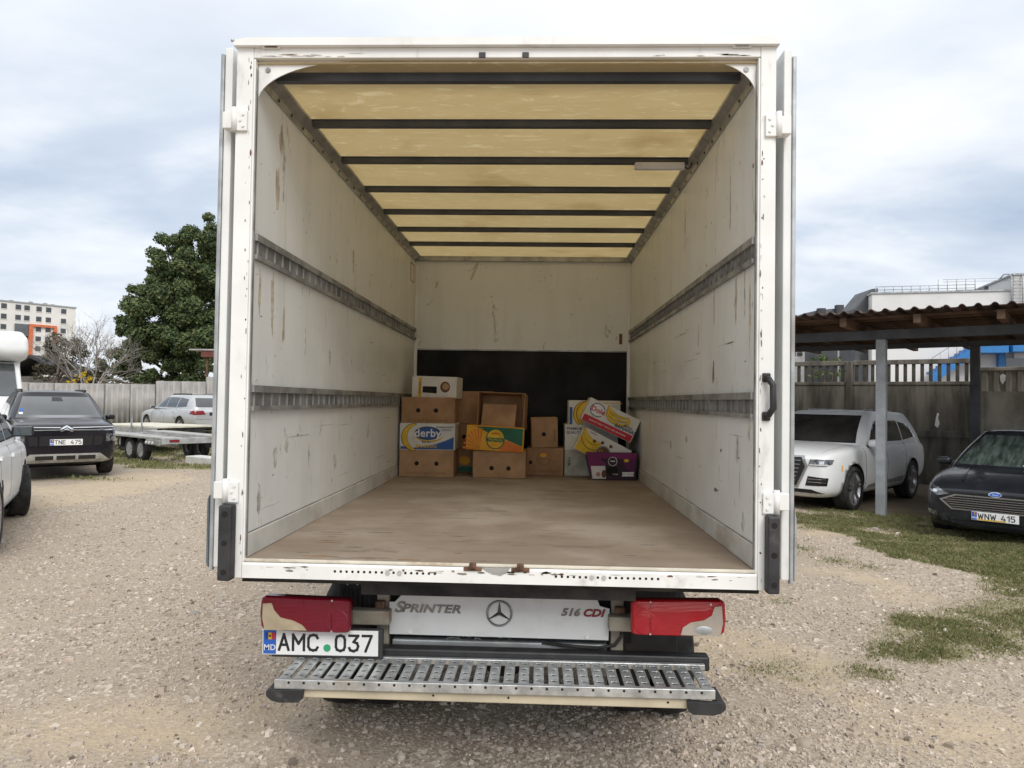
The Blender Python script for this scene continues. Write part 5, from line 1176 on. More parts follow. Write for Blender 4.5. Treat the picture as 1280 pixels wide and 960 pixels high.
def crown_pts(lumps, dens, shell=.55, seed=1):
    """points in a cloud of lumps (x, y, z, r), thinner and gappy inside"""
    rs = np.random.RandomState(seed); P = []; Nn = []
    for x, y, z, r in lumps:
        # every lump is itself a handful of leaf clumps
        k = max(5, int(9*r)); d = rs.normal(0, 1, (k, 3)); d /= np.linalg.norm(d, axis=1)[:, None]
        cc = d*r*rs.uniform(.45, 1.0, (k, 1)); cr = r*rs.uniform(.28, .5, k)
        for c, q in zip(cc, cr):
            m = max(12, int(dens*q*q)); e = rs.normal(0, 1, (m, 3)); e /= np.linalg.norm(e, axis=1)[:, None]
            rr = q*(shell+(1-shell)*rs.uniform(0, 1, (m, 1)))*rs.uniform(.75, 1.15, (m, 1))
            P.append(np.array([x, y, z])+c+e*rr*np.array([1, 1, .8])); Nn.append(e+np.array([0, 0, .5]))
    return np.concatenate(P), np.concatenate(Nn)
def zat(py, Z, px): return SURVEY.z+((491.2+.015*px)-py)/890*Z
def lump(px, py, rp, Z): p = cw(px, Z); return (p.x, p.y, zat(py, Z, px), rp/890*Z)
def grow(mb, p, d, L, r, depth, rs, spread=.55, up=.15):
    q = p+d*L; mb.tube([p, p+d*L*.5+Vector(rs.normal(0, .03*L, 3)), q], [r, r*.85, r*.68], 6 if depth > 2 else 4)
    if depth == 0: return
    for k_ in range(3 if depth > 2 else 2+(rs.rand() < .5)):
        e = (d+Vector(rs.normal(0, spread, 3))+Vector((0, 0, up))).normalized()
        grow(mb, p+d*L*rs.uniform(.55, 1), e, L*rs.uniform(.62, .85), r*.58, depth-1, rs, spread, up)
# the big leafy tree beside the truck, and its neighbour further back
def tree(name, label, px, Z, lumps, dens, size, cols, trunk_r=.28, seed=1, group=None, fat=1.):
    p = cw(px, Z); z0 = float(gh(p.x, p.y)); t = thing(name, label, 'tree', (p.x, p.y, z0), 0, group)
    rs = np.random.RandomState(seed); L = [lump(l[0], l[1], l[2]*fat, l[3]) for l in lumps]
    mb = MB(); top = max(l[2] for l in L)-z0
    mb.tube([(0, 0, -.2), (.1, .05, top*.25), (-.05, 0, top*.5), (.1, 0, top*.8)], [trunk_r*1.25, trunk_r, trunk_r*.7, trunk_r*.3], 10)
    for l in L:
        e = Vector((l[0]-p.x, l[1]-p.y, l[2]-z0)); h0 = Vector((.0, 0, min(e.z*.6, top*.55)))
        mb.tube([h0, h0+(e-h0)*.5+Vector((0, 0, -.1)), e], [trunk_r*.45, trunk_r*.28, trunk_r*.08], 6)
    mb.build('trunk', BARK, t)
    P, Nn = crown_pts([(l[0]-p.x, l[1]-p.y, l[2]-z0, l[3]) for l in L], dens, seed=seed)
    link('crown', leaf_mesh('crown', P, Nn, size, cols), LEAF, t); return t
GREENS = [(.075, .115, .050), (.095, .138, .055), (.125, .165, .060), (.055, .090, .045), (.165, .185, .07), (.09, .125, .05)]
tree('leafy_tree', 'tall dense green tree rising above the fence beside the open truck', 232, 41,
     [(268, 285, 16, 41), (262, 310, 20, 42), (222, 292, 18, 41), (205, 315, 18, 41), (236, 318, 24, 40), (195, 345, 16, 41), (225, 352, 30, 40), (262, 350, 28, 41), (182, 372, 20, 41), (206, 388, 30, 39.5), (245, 392, 30, 40), (165, 408, 16, 41), (190, 420, 26, 40), (225, 428, 28, 39.5), (262, 425, 26, 41), (155, 412, 12, 40.5), (172, 440, 20, 40), (200, 452, 22, 40), (240, 455, 24, 40), (150, 452, 15, 40), (136, 464, 14, 39.5), (165, 466, 16, 39.5), (190, 470, 14, 39.5), (122, 470, 10, 39), (285, 330, 30, 43), (290, 400, 36, 43), (300, 290, 26, 43)], 1700, .165, GREENS, .34, 3, fat=1.25)
tree('leafy_tree', 'olive green bush of a tree at the foot of the bare tree', 72, 37,
     [(72, 440, 22, 37), (95, 452, 16, 37), (55, 455, 18, 37), (85, 430, 16, 37.5), (110, 462, 14, 37), (132, 465, 14, 38), (60, 468, 14, 37), (85, 445, 20, 37), (105, 440, 12, 37.5), (70, 425, 12, 37)], 1300, .10, [(.07, .065, .035), (.09, .085, .045), (.05, .05, .03), (.10, .09, .06)], .12, 8)
p = cw(112, 35); bt = thing('bare_tree', 'leafless grey tree with fine branches behind the corrugated fence', 'tree', (p.x, p.y, .3))
rs = np.random.RandomState(5); mb = MB()
mb.tube([(0, 0, 0), (.05, 0, .8), (.0, 0, 1.5)], [.13, .11, .10], 8)
for d in ((-.75, 0, .75), (.1, .2, 1), (.6, -.1, .8), (-.25, -.2, 1), (.3, .3, .9), (-.5, .3, .85)): grow(mb, Vector((0, 0, 1.2)), Vector(d).normalized(), 1.5, .045, 5, rs, .40, .06)
mb.build('branches', GREYBARK, bt)
P = np.array([v for v in mb.v[60::9]]); P = P[P[:, 2] > 2.2]; P = P[rs.permutation(len(P))[:500]]
link('dry_leaves', leaf_mesh('dry_leaves', P, rs.normal(0, 1, P.shape), .06, [(.12, .10, .07), (.09, .08, .06), (.16, .12, .07)]), LEAF, bt)
p = cw(97, 33.5); ys_ = thing('yellow_shrub', 'bright yellow autumn shrub peeping over the corrugated fence', 'shrub', (p.x, p.y, .3))
P, Nn = crown_pts([(0, 0, 2.0, .34), (.38, 0, 2.1, .30), (-.3, .1, 2.0, .26), (.1, 0, 2.35, .24), (.3, 0, 2.4, .18), (-1.0, 0, 1.72, .12), (.2, .2, 1.5, .4), (-.2, 0, 1.2, .5), (-2.2, 0, 1.74, .1)], 700, seed=4)
link('leaves', leaf_mesh('leaves', P, Nn, .09, [(.62, .42, .02), (.70, .50, .03), (.50, .33, .03), (.45, .38, .06)]), LEAF, ys_)
mb = MB(); [grow(mb, Vector((x, 0, 0)), Vector((x*.2, 0, 1)).normalized(), .8, .025, 3, rs, .3, .2) for x in (-.2, .1, .3)]; mb.build('stems', BARK, ys_)
# corrugated fence
FEN = M('weathered fence sheet', (.35, .335, .32), .8, var=.14, vs_=1.5, dirt=(.16, .15, .135), damt=.45, dscale=1.3, dstretch=(1, 1, .35), bmp=.1)
fz = 31.
p0 = cw(-60, fz); fence = thing('corrugated_fence', 'grey corrugated sheet fence running behind the parked vehicles', 'fence', (p0.x, p0.y, 0), SURVEY_AZ)
def sheet(w_, z0, z1, pitch=.235, amp=.05, n=8, th=.008):
    k_ = int(w_/pitch*n); F = []; V = []
    for i in range(k_+1):
        x = w_*i/k_; y = amp*max(-1, min(1, 1.9*math.cos(2*math.pi*x/pitch)))
        V += [(x, y, z0), (x, y, z1), (x, y+th, z0), (x, y+th, z1)]
    for i in range(k_):
        a = 4*i; b = a+4; F += [(a, b, b+1, a+1), (a+2, a+3, b+3, b+2), (a+1, b+1, b+3, a+3), (a, a+2, b+2, b)]
    F += [(0, 1, 3, 2), (4*k_, 4*k_+2, 4*k_+3, 4*k_+1)]
    me = bpy.data.meshes.new('fence_sheet'); me.from_pydata(V, [], F); me.polygons.foreach_set('use_smooth', [True]*len(F)); me.materials.append(FEN); return me
sm0 = {}
for i in range(14):
    x = i*1.105; pxx = -60+x/fz*890
    zt = 2.22 if pxx < 190 else (2.36 if pxx < 232 else 2.56)
    if zt not in sm0: sm0[zt] = sheet(1.12, .22, zt)
    o = bpy.data.objects.new('fence_sheet', sm0[zt]); COL.objects.link(o); o.parent = fence; o.location = (x, .0 if i % 2 else .012, random.uniform(-.015, .015)); o.rotation_euler = (0, R(random.uniform(-.25, .25)), 0)
for i in range(5): MB().box((i*3.3, .05, .1), (i*3.3+.06, .11, 2.15)).build('fence_post', MT['galv_grey'], fence)
# car transporter trailer with two axles
GAL = M('dull galvanised trailer', (.46, .47, .47), .5, metal=.35, var=.12, vs_=5, dirt=(.2, .17, .13), damt=.4)
PLY = M('trailer deck', (.40, .40, .38), .7, var=.12, vs_=4, dirt=(.28, .25, .2), damt=.35)
tr = thing('car_trailer', 'twin axle car transporter trailer with two metal runways beside the crossover', 'trailer', (-10.25, 15.05, 0), math.atan2(-.61, .79)); tr.location.z = float(gh(-10.25, 15.05))
# local x toward the rear of the trailer, local y to the far side
for y0 in (-.05, 1.32): MB().bbox((-2.3, y0, .60), (1.75, y0+.52, .655), .006).build('runway', PLY, tr)
MB().bbox((-2.5, .47, .50), (1.74, .55, .599), .004).bbox((-2.5, 1.24, .50), (1.74, 1.32, .599), .004).build('frame_rail', GAL, tr)
MB().bbox((1.752, -.08, .50), (1.84, 1.87, .645), .006).build('rear_beam', GAL, tr)
for x in (-2.35, -1.2, .9): MB().bbox((x, .0, .52), (x+.09, 1.8, .597), .004).build('cross_beam', GAL, tr)
for x in (-.30, .36):
    for y, s in ((.13, -1), (1.66, 1)): wheel(tr, x, y, .29, .18, 0, 8, .62, s, GAL)
for s, y in ((-1, .12), (1, 1.66)):
    fd = MB(); pr_ = [(-.72, .30), (-.70, .56), (-.60, .63), (.66, .63), (.76, .56), (.78, .30)]
    for k_ in range(5):
        a, b_ = pr_[k_], pr_[k_+1]; d = Vector((b_[0]-a[0], 0, b_[1]-a[1])).normalized(); nn = Vector((-d.z, 0, d.x))*.008
        fd.add([(a[0], y-.13, a[1]), (b_[0], y-.13, b_[1]), (b_[0], y+.13, b_[1]), (a[0], y+.13, a[1]), (a[0]+nn.x, y-.13, a[1]+nn.z), (b_[0]+nn.x, y-.13, b_[1]+nn.z), (b_[0]+nn.x, y+.13, b_[1]+nn.z), (a[0]+nn.x, y+.13, a[1]+nn.z)], [(0, 3, 2, 1), (4, 5, 6, 7), (0, 1, 5, 4), (2, 3, 7, 6), (1, 2, 6, 5), (3, 0, 4, 7)])
    fd.build('mudguard', MT['black_plastic'], tr)
MB().bbox((1.0, -.10, .47), (1.75, -.065, .60), .006).build('light_board', GAL, tr)
for x in (1.05, 1.22, 1.4): MB().cyl((x, -.101, .52), (x, -.125, .52), .035, n=10).build('board_lamp', MT['plate_white'], tr)
MB().bbox((1.845, .1, .55), (1.86, .34, .61), .006).build('tail_lamp', MT['red_lamp'], tr)
MB().tube([(-2.4, .9, .54), (-3.6, .9, .50), (-4.0, .9, .48)], .05, 8).build('drawbar', GAL, tr)
# pale ramp on the ground behind it
p = cw(285, 16.3); MB().bbox((-1.0, -.2, 0), (1.0, .2, .22), .02, Matrix.Translation((p.x-.4, p.y+.5, float(gh(p.x, p.y))-.02)) @ Matrix.Rotation(R(-30), 4, 'Z')).build('ramp', M('pale ramp', (.6, .6, .57), .6, var=.08))
tag(bpy.data.objects['ramp'], 'pale metal loading ramp lying on the grass under the trailer end', 'ramp')
# flat cream trailer further back
p = cw(202, 21.0); ft = thing('flatbed_trailer', 'low flatbed trailer with cream deck and two upright stakes', 'trailer', (p.x, p.y, float(gh(p.x, p.y))), math.atan2(-.45, .89))
CRM = M('cream deck', (.66, .64, .54), .6, var=.08, vs_=4)
MB().bbox((-3.2, 0, .74), (-.15, 1.9, .80), .008).build('deck', CRM, ft); MB().bbox((-3.2, -.02, .50), (-.15, .0, .735), .004).build('side_board', GAL, ft)
MB().bbox((-3.1, .2, .42), (-.2, 1.7, .735), .01).build('frame', MT['dark_under'], ft)
for x in (-1.35, -.85): MB().bbox((x, -.05, .45), (x+.05, -.021, 1.12), .004).build('stake', MT['galv_grey'], ft)
for x in (-1.9, -1.2): wheel(ft, x, .14, .28, .17, 0, 6, .6, -1, GAL)
# alcove camper behind the crossover
cp = thing('motorhome', 'white motorhome with rounded bed alcove over its windscreen', 'motorhome', (0, 0, 0))
MHW = M('motorhome white', (.78, .79, .78), .35, var=.03, coat=.3)
def smooth_prism(poly, a, b_, bev, mat, nm):
    bm = bmesh.new(); vs1 = [bm.verts.new((q[0], a, q[1])) for q in poly]; f = bm.faces.new(vs1); r_ = bmesh.ops.extrude_face_region(bm, geom=[f])
    for v in r_['geom']:
        if isinstance(v, bmesh.types.BMVert): v.co.y = b_
    bmesh.ops.recalc_face_normals(bm, faces=bm.faces); bmesh.ops.bevel(bm, geom=bm.edges[:], offset=bev, segments=4, affect='EDGES', profile=.5)
    return MB().bm(bm, None, True).build(nm, mat, cp)
smooth_prism([(-4.6, .5), (.2, .5), (.2, 2.3), (.95, 2.35), (1.15, 2.55), (1.05, 2.95), (.5, 3.12), (-4.6, 3.12)], -1.1, 1.1, .13, MHW, 'living_box')
smooth_prism([(.1, .42), (2.05, .42), (2.1, .95), (1.95, 1.2), (1.3, 1.45), (.72, 2.30), (.1, 2.30)], -.98, .98, .07, MHW, 'cab')
MB().prism([(1.36, 1.46), (.80, 2.27), (.775, 2.255), (1.33, 1.44)], 'y', -.84, .84).build('windscreen', MT['glass_sky'], cp)
for s in (-1, 1): MB().prism([(.2, 1.45), (1.15, 1.45), (.75, 2.1), (.2, 2.15)], 'y', s*.982, s*.99).build('side_window', GD, cp)
for s in (-1, 1):
    for x in (1.2, -2.9): wheel(cp, x, s*.85, .34, .22, 0, 5, .6, s)
MB().bbox((2.06, -.7, .6), (2.11, .7, .85), .01).build('grille', MT['grille_black'], cp)
h = cdir(180-45); c_, s_ = h.x, h.y; p = cw(26, 18.0); lx, ly = 1.05, .95
cp.location = (p.x-(lx*c_-ly*s_), p.y-(lx*s_+ly*c_), .22); cp.rotation_euler.z = math.atan2(s_, c_)
# block of flats far behind
FLT = M('pale render', (.74, .73, .71), .8, var=.06, vs_=.3, dirt=(.42, .41, .39), damt=.3, dscale=.2)
p = cw(92, 128); fb = thing('apartment_block', 'pale block of flats with orange framed bays in the distance', 'building', (p.x, p.y, 0), R(50)+SURVEY_AZ)
# local x runs along the facade, negative to the viewer's left; local -y faces the yard
MB().box((-30, 0, 0), (0, 9, 17.2)).build('facade', FLT, fb); MB().box((-30.1, -.15, 17.2), (.12, 9.1, 17.4)).build('parapet', MT['galv_grey'], fb)
for x in (-3.2, -4.4, -6.6, -9.5): MB().box((x, 2, 17.4), (x+.5, 2.6, 17.7+random.uniform(0, .2))).build('chimney', MT['galv_grey'], fb)
wm = MB().box((-.40, -.05, 0), (.40, -.01, .86)).mesh('window'); wm.materials.append(M('flat window', (.07, .08, .09), .15, var=.3))
sm9 = MB().box((-.46, -.08, -.10), (.46, -.011, -.01)).mesh('window_sill'); sm9.materials.append(FLT)
for z in (16.0, 14.25, 12.5, 10.8, 9.1):
    for x in (-1.92, -4.28, -5.74, -7.53, -8.81, -10.87, -12.3, -14.0):
        if -9.3 < x < -7.2 and 11.5 < z < 13: continue
        o = bpy.data.objects.new('window', wm); COL.objects.link(o); o.parent = fb; o.location = (x, 0, z)
        q = bpy.data.objects.new('window_sill', sm9); COL.objects.link(q); q.parent = o
ORG = M('orange cladding', (.62, .17, .07), .7, var=.1)
MB().box((-7.25, -.4, 13.3), (-3.0, -.02, 13.7)).box((-7.25, -.4, 7.6), (-6.65, -.02, 13.299)).box((-3.5, -.4, 10.8), (-3.0, -.02, 13.299)).build('orange_bay_frame', ORG, fb)
MB().box((-9.3, -.3, 11.6), (-7.3, -.021, 13.6)).build('glazed_balcony', MT['glass_sky'], fb)
# small dark roofed shed between the flats and the fence
p = cw(37, 40); sh = thing('garden_shed', 'small dark roofed shed below the block of flats', 'shed', (p.x, p.y, 0), .1)
MB().box((-1.6, 0, 0), (2.2, 3, 2.7)).build('shed_wall', M('grey wood', (.12, .11, .10), .9), sh); MB().prism([(-2.0, 2.6), (.2, 3.9), (2.6, 2.7), (2.6, 2.55), (.2, 3.72), (-2.0, 2.45)], 'y', -.4, 3.3).build('shed_roof', M('dark felt roof', (.045, .045, .05), .85), sh)
# rusty lean-to roof beside the big tree
p = cw(252, 36); lt = thing('lean_to_roof', 'small red brown lean-to roof under the tall green tree', 'shed', (p.x, p.y, 0), 0)
MB().box((-.7, 0, 4.05), (2.4, 2.2, 4.12)).build('roof_sheet', M('pale sheet', (.4, .39, .38), .7), lt); MB().box((-.1, .05, 3.72), (2.4, 2.0, 4.045)).build('roof_board', M('red brown board', (.16, .055, .04), .8), lt)
for x in (.1, 2.2): MB().box((x, .2, 0), (x+.1, .3, 3.72)).build('roof_post', MT['rust'], lt)
# hedge mass closing the horizon on the left
rs = np.random.RandomState(11); P = []
for i in range(9000):
    px = rs.uniform(-260, 420); Z = rs.uniform(60, 90); q = cw(px, Z); P.append((q.x, q.y, abs(rs.normal(0, 1.4))+.4))
P = np.array(P); tag(link('far_treeline', leaf_mesh('far_treeline', P, np.tile([0, -1, .4], (len(P), 1)), .55, [(.05, .06, .035), (.07, .075, .045), (.09, .085, .06)]), LEAF), 'dull green scrub along the horizon behind the fence', 'shrubs', kind='stuff')

# ---------------------------------------------------------------- right side: carport, concrete wall, buildings
u_ = cdir(129); rz_u = math.atan2(u_.y, u_.x); O = cw(1102, 11.9)
WOODB = M('brown rafters', (.12, .07, .042), .8, var=.2, vs_=5, stretch=(1, .3, 1)); DKST = M('dark grey steel', (.055, .06, .068), .55, var=.15, vs_=4); LTST = M('grey post paint', (.30, .32, .34), .5, var=.1, vs_=5, dirt=(.18, .16, .13), damt=.25)
ROOF = M('brown roof sheet', (.085, .05, .04), .7, var=.25, vs_=3, dirt=(.045, .035, .03), damt=.4)
zg = -.13
cpo = thing('carport', 'open carport with brown rafters and corrugated roof over two parked cars', 'carport', (O.x, O.y, -.05), rz_u)
MB().bbox((-.075, -.075, zg-.2), (.075, .075, 2.90), .008).build('post', LTST, cpo, label='light grey front post')
for x in (-5.2, 5.2): MB().bbox((x-.075, -.075, zg-.2), (x+.075, .075, 2.90), .008).build('post', LTST, cpo)
MB().bbox((-6.2, -.07, 2.901), (6.2, .07, 3.06), .006).build('front_beam', DKST, cpo)
MB().bbox((-6.2, 2.85, 2.95), (6.2, 2.95, 3.06), .006).build('rear_beam', DKST, cpo)
for x in (-3.4, 1.02, 5.4): MB().bbox((x-.08, 2.84, zg-.2), (x+.08, 2.96, 2.949), .006).build('rear_post', DKST, cpo)
rfm = MB().bbox((-.05, -.86, 3.061), (.05, 5.4, 3.20), .006).mesh('rafter'); rfm.materials.append(WOODB)
for i in range(12):
    o = bpy.data.objects.new('rafter', rfm); COL.objects.link(o); o.parent = cpo; o.location = (-5.665+i*1.055, random.uniform(-.05, .05), 0)
btm = MB().box((-6.2, -.025, 3.201), (6.2, .025, 3.24)).mesh('batten'); btm.materials.append(WOODB)
for i in range(15):
    o = bpy.data.objects.new('batten', btm); COL.objects.link(o); o.parent = cpo; o.location = (0, -.50+i*.40, 0)
def roof_sheet(w_, y0, y1):
    n = 10; pitch = .2; k_ = int(w_/pitch*n); V = []; F = []
    for i in range(k_+1):
        x = w_*i/k_; t = (x/pitch) % 1; z = 3.245+.045*max(0, math.sin(2*math.pi*t))**.7 if math.sin(2*math.pi*t) > 0 else 3.245
        V += [(x, y0, z), (x, y1, z), (x, y0, z+.012), (x, y1, z+.012)]
    for i in range(k_):
        a = 4*i; b = a+4; F += [(a, a+1, b+1, b), (a+2, b+2, b+3, a+3), (a, b, b+2, a+2), (a+1, a+3, b+3, b+1)]
    F += [(0, 2, 3, 1), (4*k_, 4*k_+1, 4*k_+3, 4*k_+2)]
    me = bpy.data.meshes.new('roof_sheet'); me.from_pydata(V, [], F); me.materials.append(ROOF); return me
rsm = roof_sheet(1.21, -.98, 5.45)
for i in range(10):
    o = bpy.data.objects.new('roof_sheet', rsm); COL.objects.link(o); o.parent = cpo; o.location = (-6.2+i*1.2+.005, random.uniform(-.06, .04), .004*(i % 2)); o.rotation_euler = (R(random.uniform(-.3, .3)), R(random.uniform(-.25, .25)), 0)
# concrete wall with an open baluster band
CD, CL = MT['concrete_dark'], MT['concrete']
wl_ = thing('concrete_wall', 'dark stained concrete fence wall with an open row of slots on top', 'wall', (O.x, O.y, 0), rz_u)
wy = 6.35; seams = [-10.14, -7.44, -4.74, -2.04, .66]
bal = MB().bbox((-.036, wy+.02, 2.345), (.036, wy+.10, 2.765), .008, seg=1).mesh('baluster'); bal.materials.append(M('dark baluster concrete', (.085, .078, .066), .9, var=.25, vs_=3, bmp=.3))
for a, b_ in zip(seams[:-1], seams[1:]):
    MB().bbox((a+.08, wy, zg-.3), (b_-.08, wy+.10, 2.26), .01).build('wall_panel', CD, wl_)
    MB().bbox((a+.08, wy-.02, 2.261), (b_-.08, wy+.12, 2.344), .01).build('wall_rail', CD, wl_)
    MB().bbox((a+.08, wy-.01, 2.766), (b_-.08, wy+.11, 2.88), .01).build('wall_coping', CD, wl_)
    n = int((b_-a-.16)/.172)
    for i in range(n):
        o = bpy.data.objects.new('baluster', bal); COL.objects.link(o); o.parent = wl_; o.location = (a+.08+.086+i*(b_-a-.16)/n, 0, 0)
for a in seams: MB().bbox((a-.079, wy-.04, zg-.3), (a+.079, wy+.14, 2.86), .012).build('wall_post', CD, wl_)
MB().prism([(-.15, 1.30), (-.09, 1.24), (-.05, 1.34), (-.08, 1.48), (-.06, 1.58), (-.10, 1.60), (-.13, 1.46)], 'y', wy-.006, wy-.001).build('bare_or_hole_patch', MT['plate_white'], wl_)
MB().bbox((-1.9, wy-.035, 1.02), (.57, wy-.001, 1.17), .006).build('wall_ledge', CD, wl_)
w2 = thing('concrete_wall', 'lighter concrete wall with a fluted band behind the black saloon', 'wall', (O.x, O.y, 0), rz_u)
for a, b_ in ((.75, 3.85), (3.87, 7.05)):
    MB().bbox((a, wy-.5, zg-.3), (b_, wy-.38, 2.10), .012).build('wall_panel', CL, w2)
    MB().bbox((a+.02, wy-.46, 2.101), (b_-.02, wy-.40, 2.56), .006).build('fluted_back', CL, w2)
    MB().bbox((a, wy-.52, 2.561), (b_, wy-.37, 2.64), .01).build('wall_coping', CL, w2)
    fm = MB().prism([(-.07, wy-.4595), (-.04, wy-.50), (.04, wy-.50), (.07, wy-.4595)], 'z', 2.102, 2.56).mesh('flute'); fm.materials.append(CL)
    for i in range(14):
        o = bpy.data.objects.new('flute', fm); COL.objects.link(o); o.parent = w2; o.location = (a+.14+i*.215, 0, 0)
MB().bbox((.755, wy-.53, .6), (.88, wy-.501, 2.09), .01).build('panel_rib', CL, w2)
MB().prism([(1.18, 2.33), (1.22, 2.26), (1.27, 2.34), (1.28, 2.46), (1.22, 2.49), (1.17, 2.45)], 'y', wy-.5065, wy-.5005).build('bare_or_hole_patch', MT['plate_white'], w2)  # white flake standing in for a hole with the white building behind it
bl = thing('concrete_block', 'low concrete block at the foot of the wall beside the black saloon', 'block', (O.x, O.y, 0), rz_u)
MB().bbox((.35, wy-1.6, zg-.1), (2.2, wy-.9, .50), .03).build('block_body', CL, bl); MB().bbox((.38, wy-1.55, .501), (2.15, wy-.95, .58), .03).build('block_cap', CL, bl)
# white commercial building with a blue outside stair
WB = M('white facade', (.72, .72, .71), .7, var=.03, vs_=.5, dirt=(.5, .49, .47), damt=.2, dscale=.5); BLU = M('blue steel', (.03, .20, .52), .45, var=.06)
Zb = 46.; p = cw(1090, Zb); wbld = thing('white_building', 'white flat roofed building with a blue outside staircase behind the carport', 'building', (p.x, p.y, 0), SURVEY_AZ-.26)
K = Zb/890
def zb(py): return SURVEY.z+(508.5-py)*K
MB().box((0, 0, 0), (7.9, 12, zb(368))).build('main_block', WB, wbld); MB().box((7.901, -.3, 0), (24, 12, zb(350))).build('taller_block', WB, wbld)
MB().box((-.08, -.08, zb(368)), (7.9, 12, zb(366))).build('roof_edge', MT['galv_grey'], wbld); MB().box((7.8, -.4, zb(350)), (24, 12, zb(348))).build('roof_edge', MT['galv_grey'], wbld)
rl = MB()
for i in range(12): rl.cyl((.3+i*.52, .4, zb(366)), (.3+i*.52, .4, zb(358 if i < 7 else 351)), .025, n=6)
for z in (358, 362): rl.cyl((.3, .4, zb(z)), (6.0, .4, zb(z)), .02, n=6)
for z in (351, 354): rl.cyl((4.2, .4, zb(z)), (7.8, .4, zb(z)), .012, n=5)
rl.build('roof_railing', MT['galv_grey'], wbld)
MB().box((5.1, .8, zb(366)), (6.9, 1.6, zb(363))).box((6.7, .8, zb(363)), (6.9, 1.0, zb(359))).build('roof_unit', MT['black_plastic'], wbld)
ld = MB()
for x in (7.72, 8.32): ld.tube([(x, -.45, zb(395)), (x, -.45, zb(352)), (x-.05, -.2, zb(348)), (x-.15, .3, zb(347)), (x-.15, .9, zb(350))], .04, 6)
for i in range(11): ld.cyl((7.72, -.45, zb(394-i*4)), (8.32, -.45, zb(394-i*4)), .025, n=5)
ld.build('roof_ladder', MT['galv_grey'], wbld)
MB().box((4.4, -1.6, zb(444)), (6.15, -.01, zb(434))).box((6.3, -1.8, zb(443)), (7.9, -.31, zb(432))).build('stair_landing', BLU, wbld).location = (1.0, 0, 0)
stp_ = MB()
for i in range(9): stp_.box((4.4-(i+1)*.26, -1.5, zb(436)-(i+1)*.19), (4.4-i*.26, -.3, zb(436)-i*.19-.03))
stp_.prism([(4.4, zb(436)), (4.4, zb(447)), (2.06, zb(447)-1.75), (2.06, zb(436)-1.75)], 'y', -1.56, -1.505)
stp_.build('stair_flight', BLU, wbld).location = (1.0, 0, 0)
MB().box((6.05, -.4, zb(466)), (6.4, -.012, zb(405))).build('blue_column', BLU, wbld).location = (1.0, 0, 0)
MB().box((6.45, -.33, zb(459)), (7.6, -.302, zb(449))).build('lower_window', MT['glass_sky'], wbld).location = (1.0, 0, 0); MB().box((6.3, -.33, zb(430)), (7.6, -.302, zb(412))).build('blind', MT['galv_grey'], wbld).location = (1.0, 0, 0)
hr = MB()
for i in range(6): hr.cyl((4.3-i*.45, -1.53, zb(436)-i*.33), (4.3-i*.45, -1.53, zb(436)-i*.33+.95), .02, n=5)
hr.tube([(4.4, -1.53, zb(436)+.95), (2.05, -1.53, zb(436)-.75)], .02, 5); hr.build('handrail', MT['galv_grey'], wbld).location = (1.0, 0, 0)
# dark mansard roofed house beside it
p = cw(1066, 47.5); mh_ = thing('mansard_house', 'dark grey house with mansard roof and chimneys beside the white building', 'building', (p.x, p.y, 0), SURVEY_AZ-.05); K = 47.5/890
SLT = M('slate grey', (.10, .105, .115), .6, var=.12, vs_=.8)
MB().prism([(0, -.5), (0, zb(388)), (1.05, zb(363)), (1.45, zb(362)), (1.45, -.5)], 'y', -.4, 2.2).build('house_wing', SLT, mh_); MB().prism([(1.45, 2.0), (1.45, zb(362)), (2.6, zb(357)), (4.0, zb(354)), (5.1, zb(357)), (5.3, zb(362)), (5.3, 2.)], 'y', 13, 20).build('house_body', SLT, mh_)
for x, t in ((2.4, 355), (3.9, 349.5), (5.2, 351)): MB().box((x, 12.5, zb(366)), (x+.6, 12.99, zb(t))).build('chimney', M('dark brick', (.06, .06, .065), .8), mh_)
for z in (395, 420, 445): MB().box((.35, -.46, zb(z+9)), (1.1, -.405, zb(z))).build('window', MT['glass_sky'], mh_)
# low grey building and a small tree over the wall
p = cw(975, 52); K = 52/890; gb_ = thing('grey_building', 'grey building with gridded windows just over the concrete wall', 'building', (p.x, p.y, 0), SURVEY_AZ)
MB().box((-3, 0, 0), (1.8, 6, zb(430))).build('building_body', M('grey render', (.42, .42, .41), .8), gb_)
for i in range(5):
    for j in range(3): MB().box((-.6+i*.46, -.05, zb(447-j*5)), (-.22+i*.46, -.004, zb(443-j*5))).build('pane', MT['glass_sky'], gb_)
tree('leafy_tree', 'small light green tree showing over the concrete wall', 1033, 34, [(1033, 448, 10, 34), (1020, 452, 9, 34), (1046, 452, 9, 34), (1030, 462, 14, 34), (1045, 470, 12, 34), (1015, 470, 12, 34)], 240, .16, [(.10, .14, .05), (.13, .17, .06), (.08, .11, .04)], .08, 15)

# ---------------------------------------------------------------- loose gravel and grass
rs = np.random.RandomState(21)
def polar(n, r_lo, r_hi, a_lo, a_hi, k=1.0):
    r = r_lo+(r_hi-r_lo)*rs.uniform(0, 1, n)**k; a = np.radians(rs.uniform(a_lo, a_hi, n))-SURVEY_AZ
    return SURVEY.x+r*np.sin(a), SURVEY.y+r*np.cos(a), r
n = 180000; x, y, r = polar(n, 2.7, 17, -42, 42, 1.35)
ok = (y < np.where(x < -2, 12.5, 9.5)) & (np.hypot(x+8.6, y-10) > 1.5)
gm_, sm_ = grassmask(x, y), sandmask(x, y); dm_ = sst((x-5.3)*.62+(y-9.0)*.77, .2, 1.0)*sst(x, 3.5, 4.5)
clus = sst(fbm(x, y, .55, 91, 3), .3, .62)
ok &= rs.uniform(0, 1, n) < (1-.55*gm_)*(1-.80*sm_)*(1-dm_)*(.30+.70*clus)
x, y, r = x[ok], y[ok], r[ok]; n = len(x)
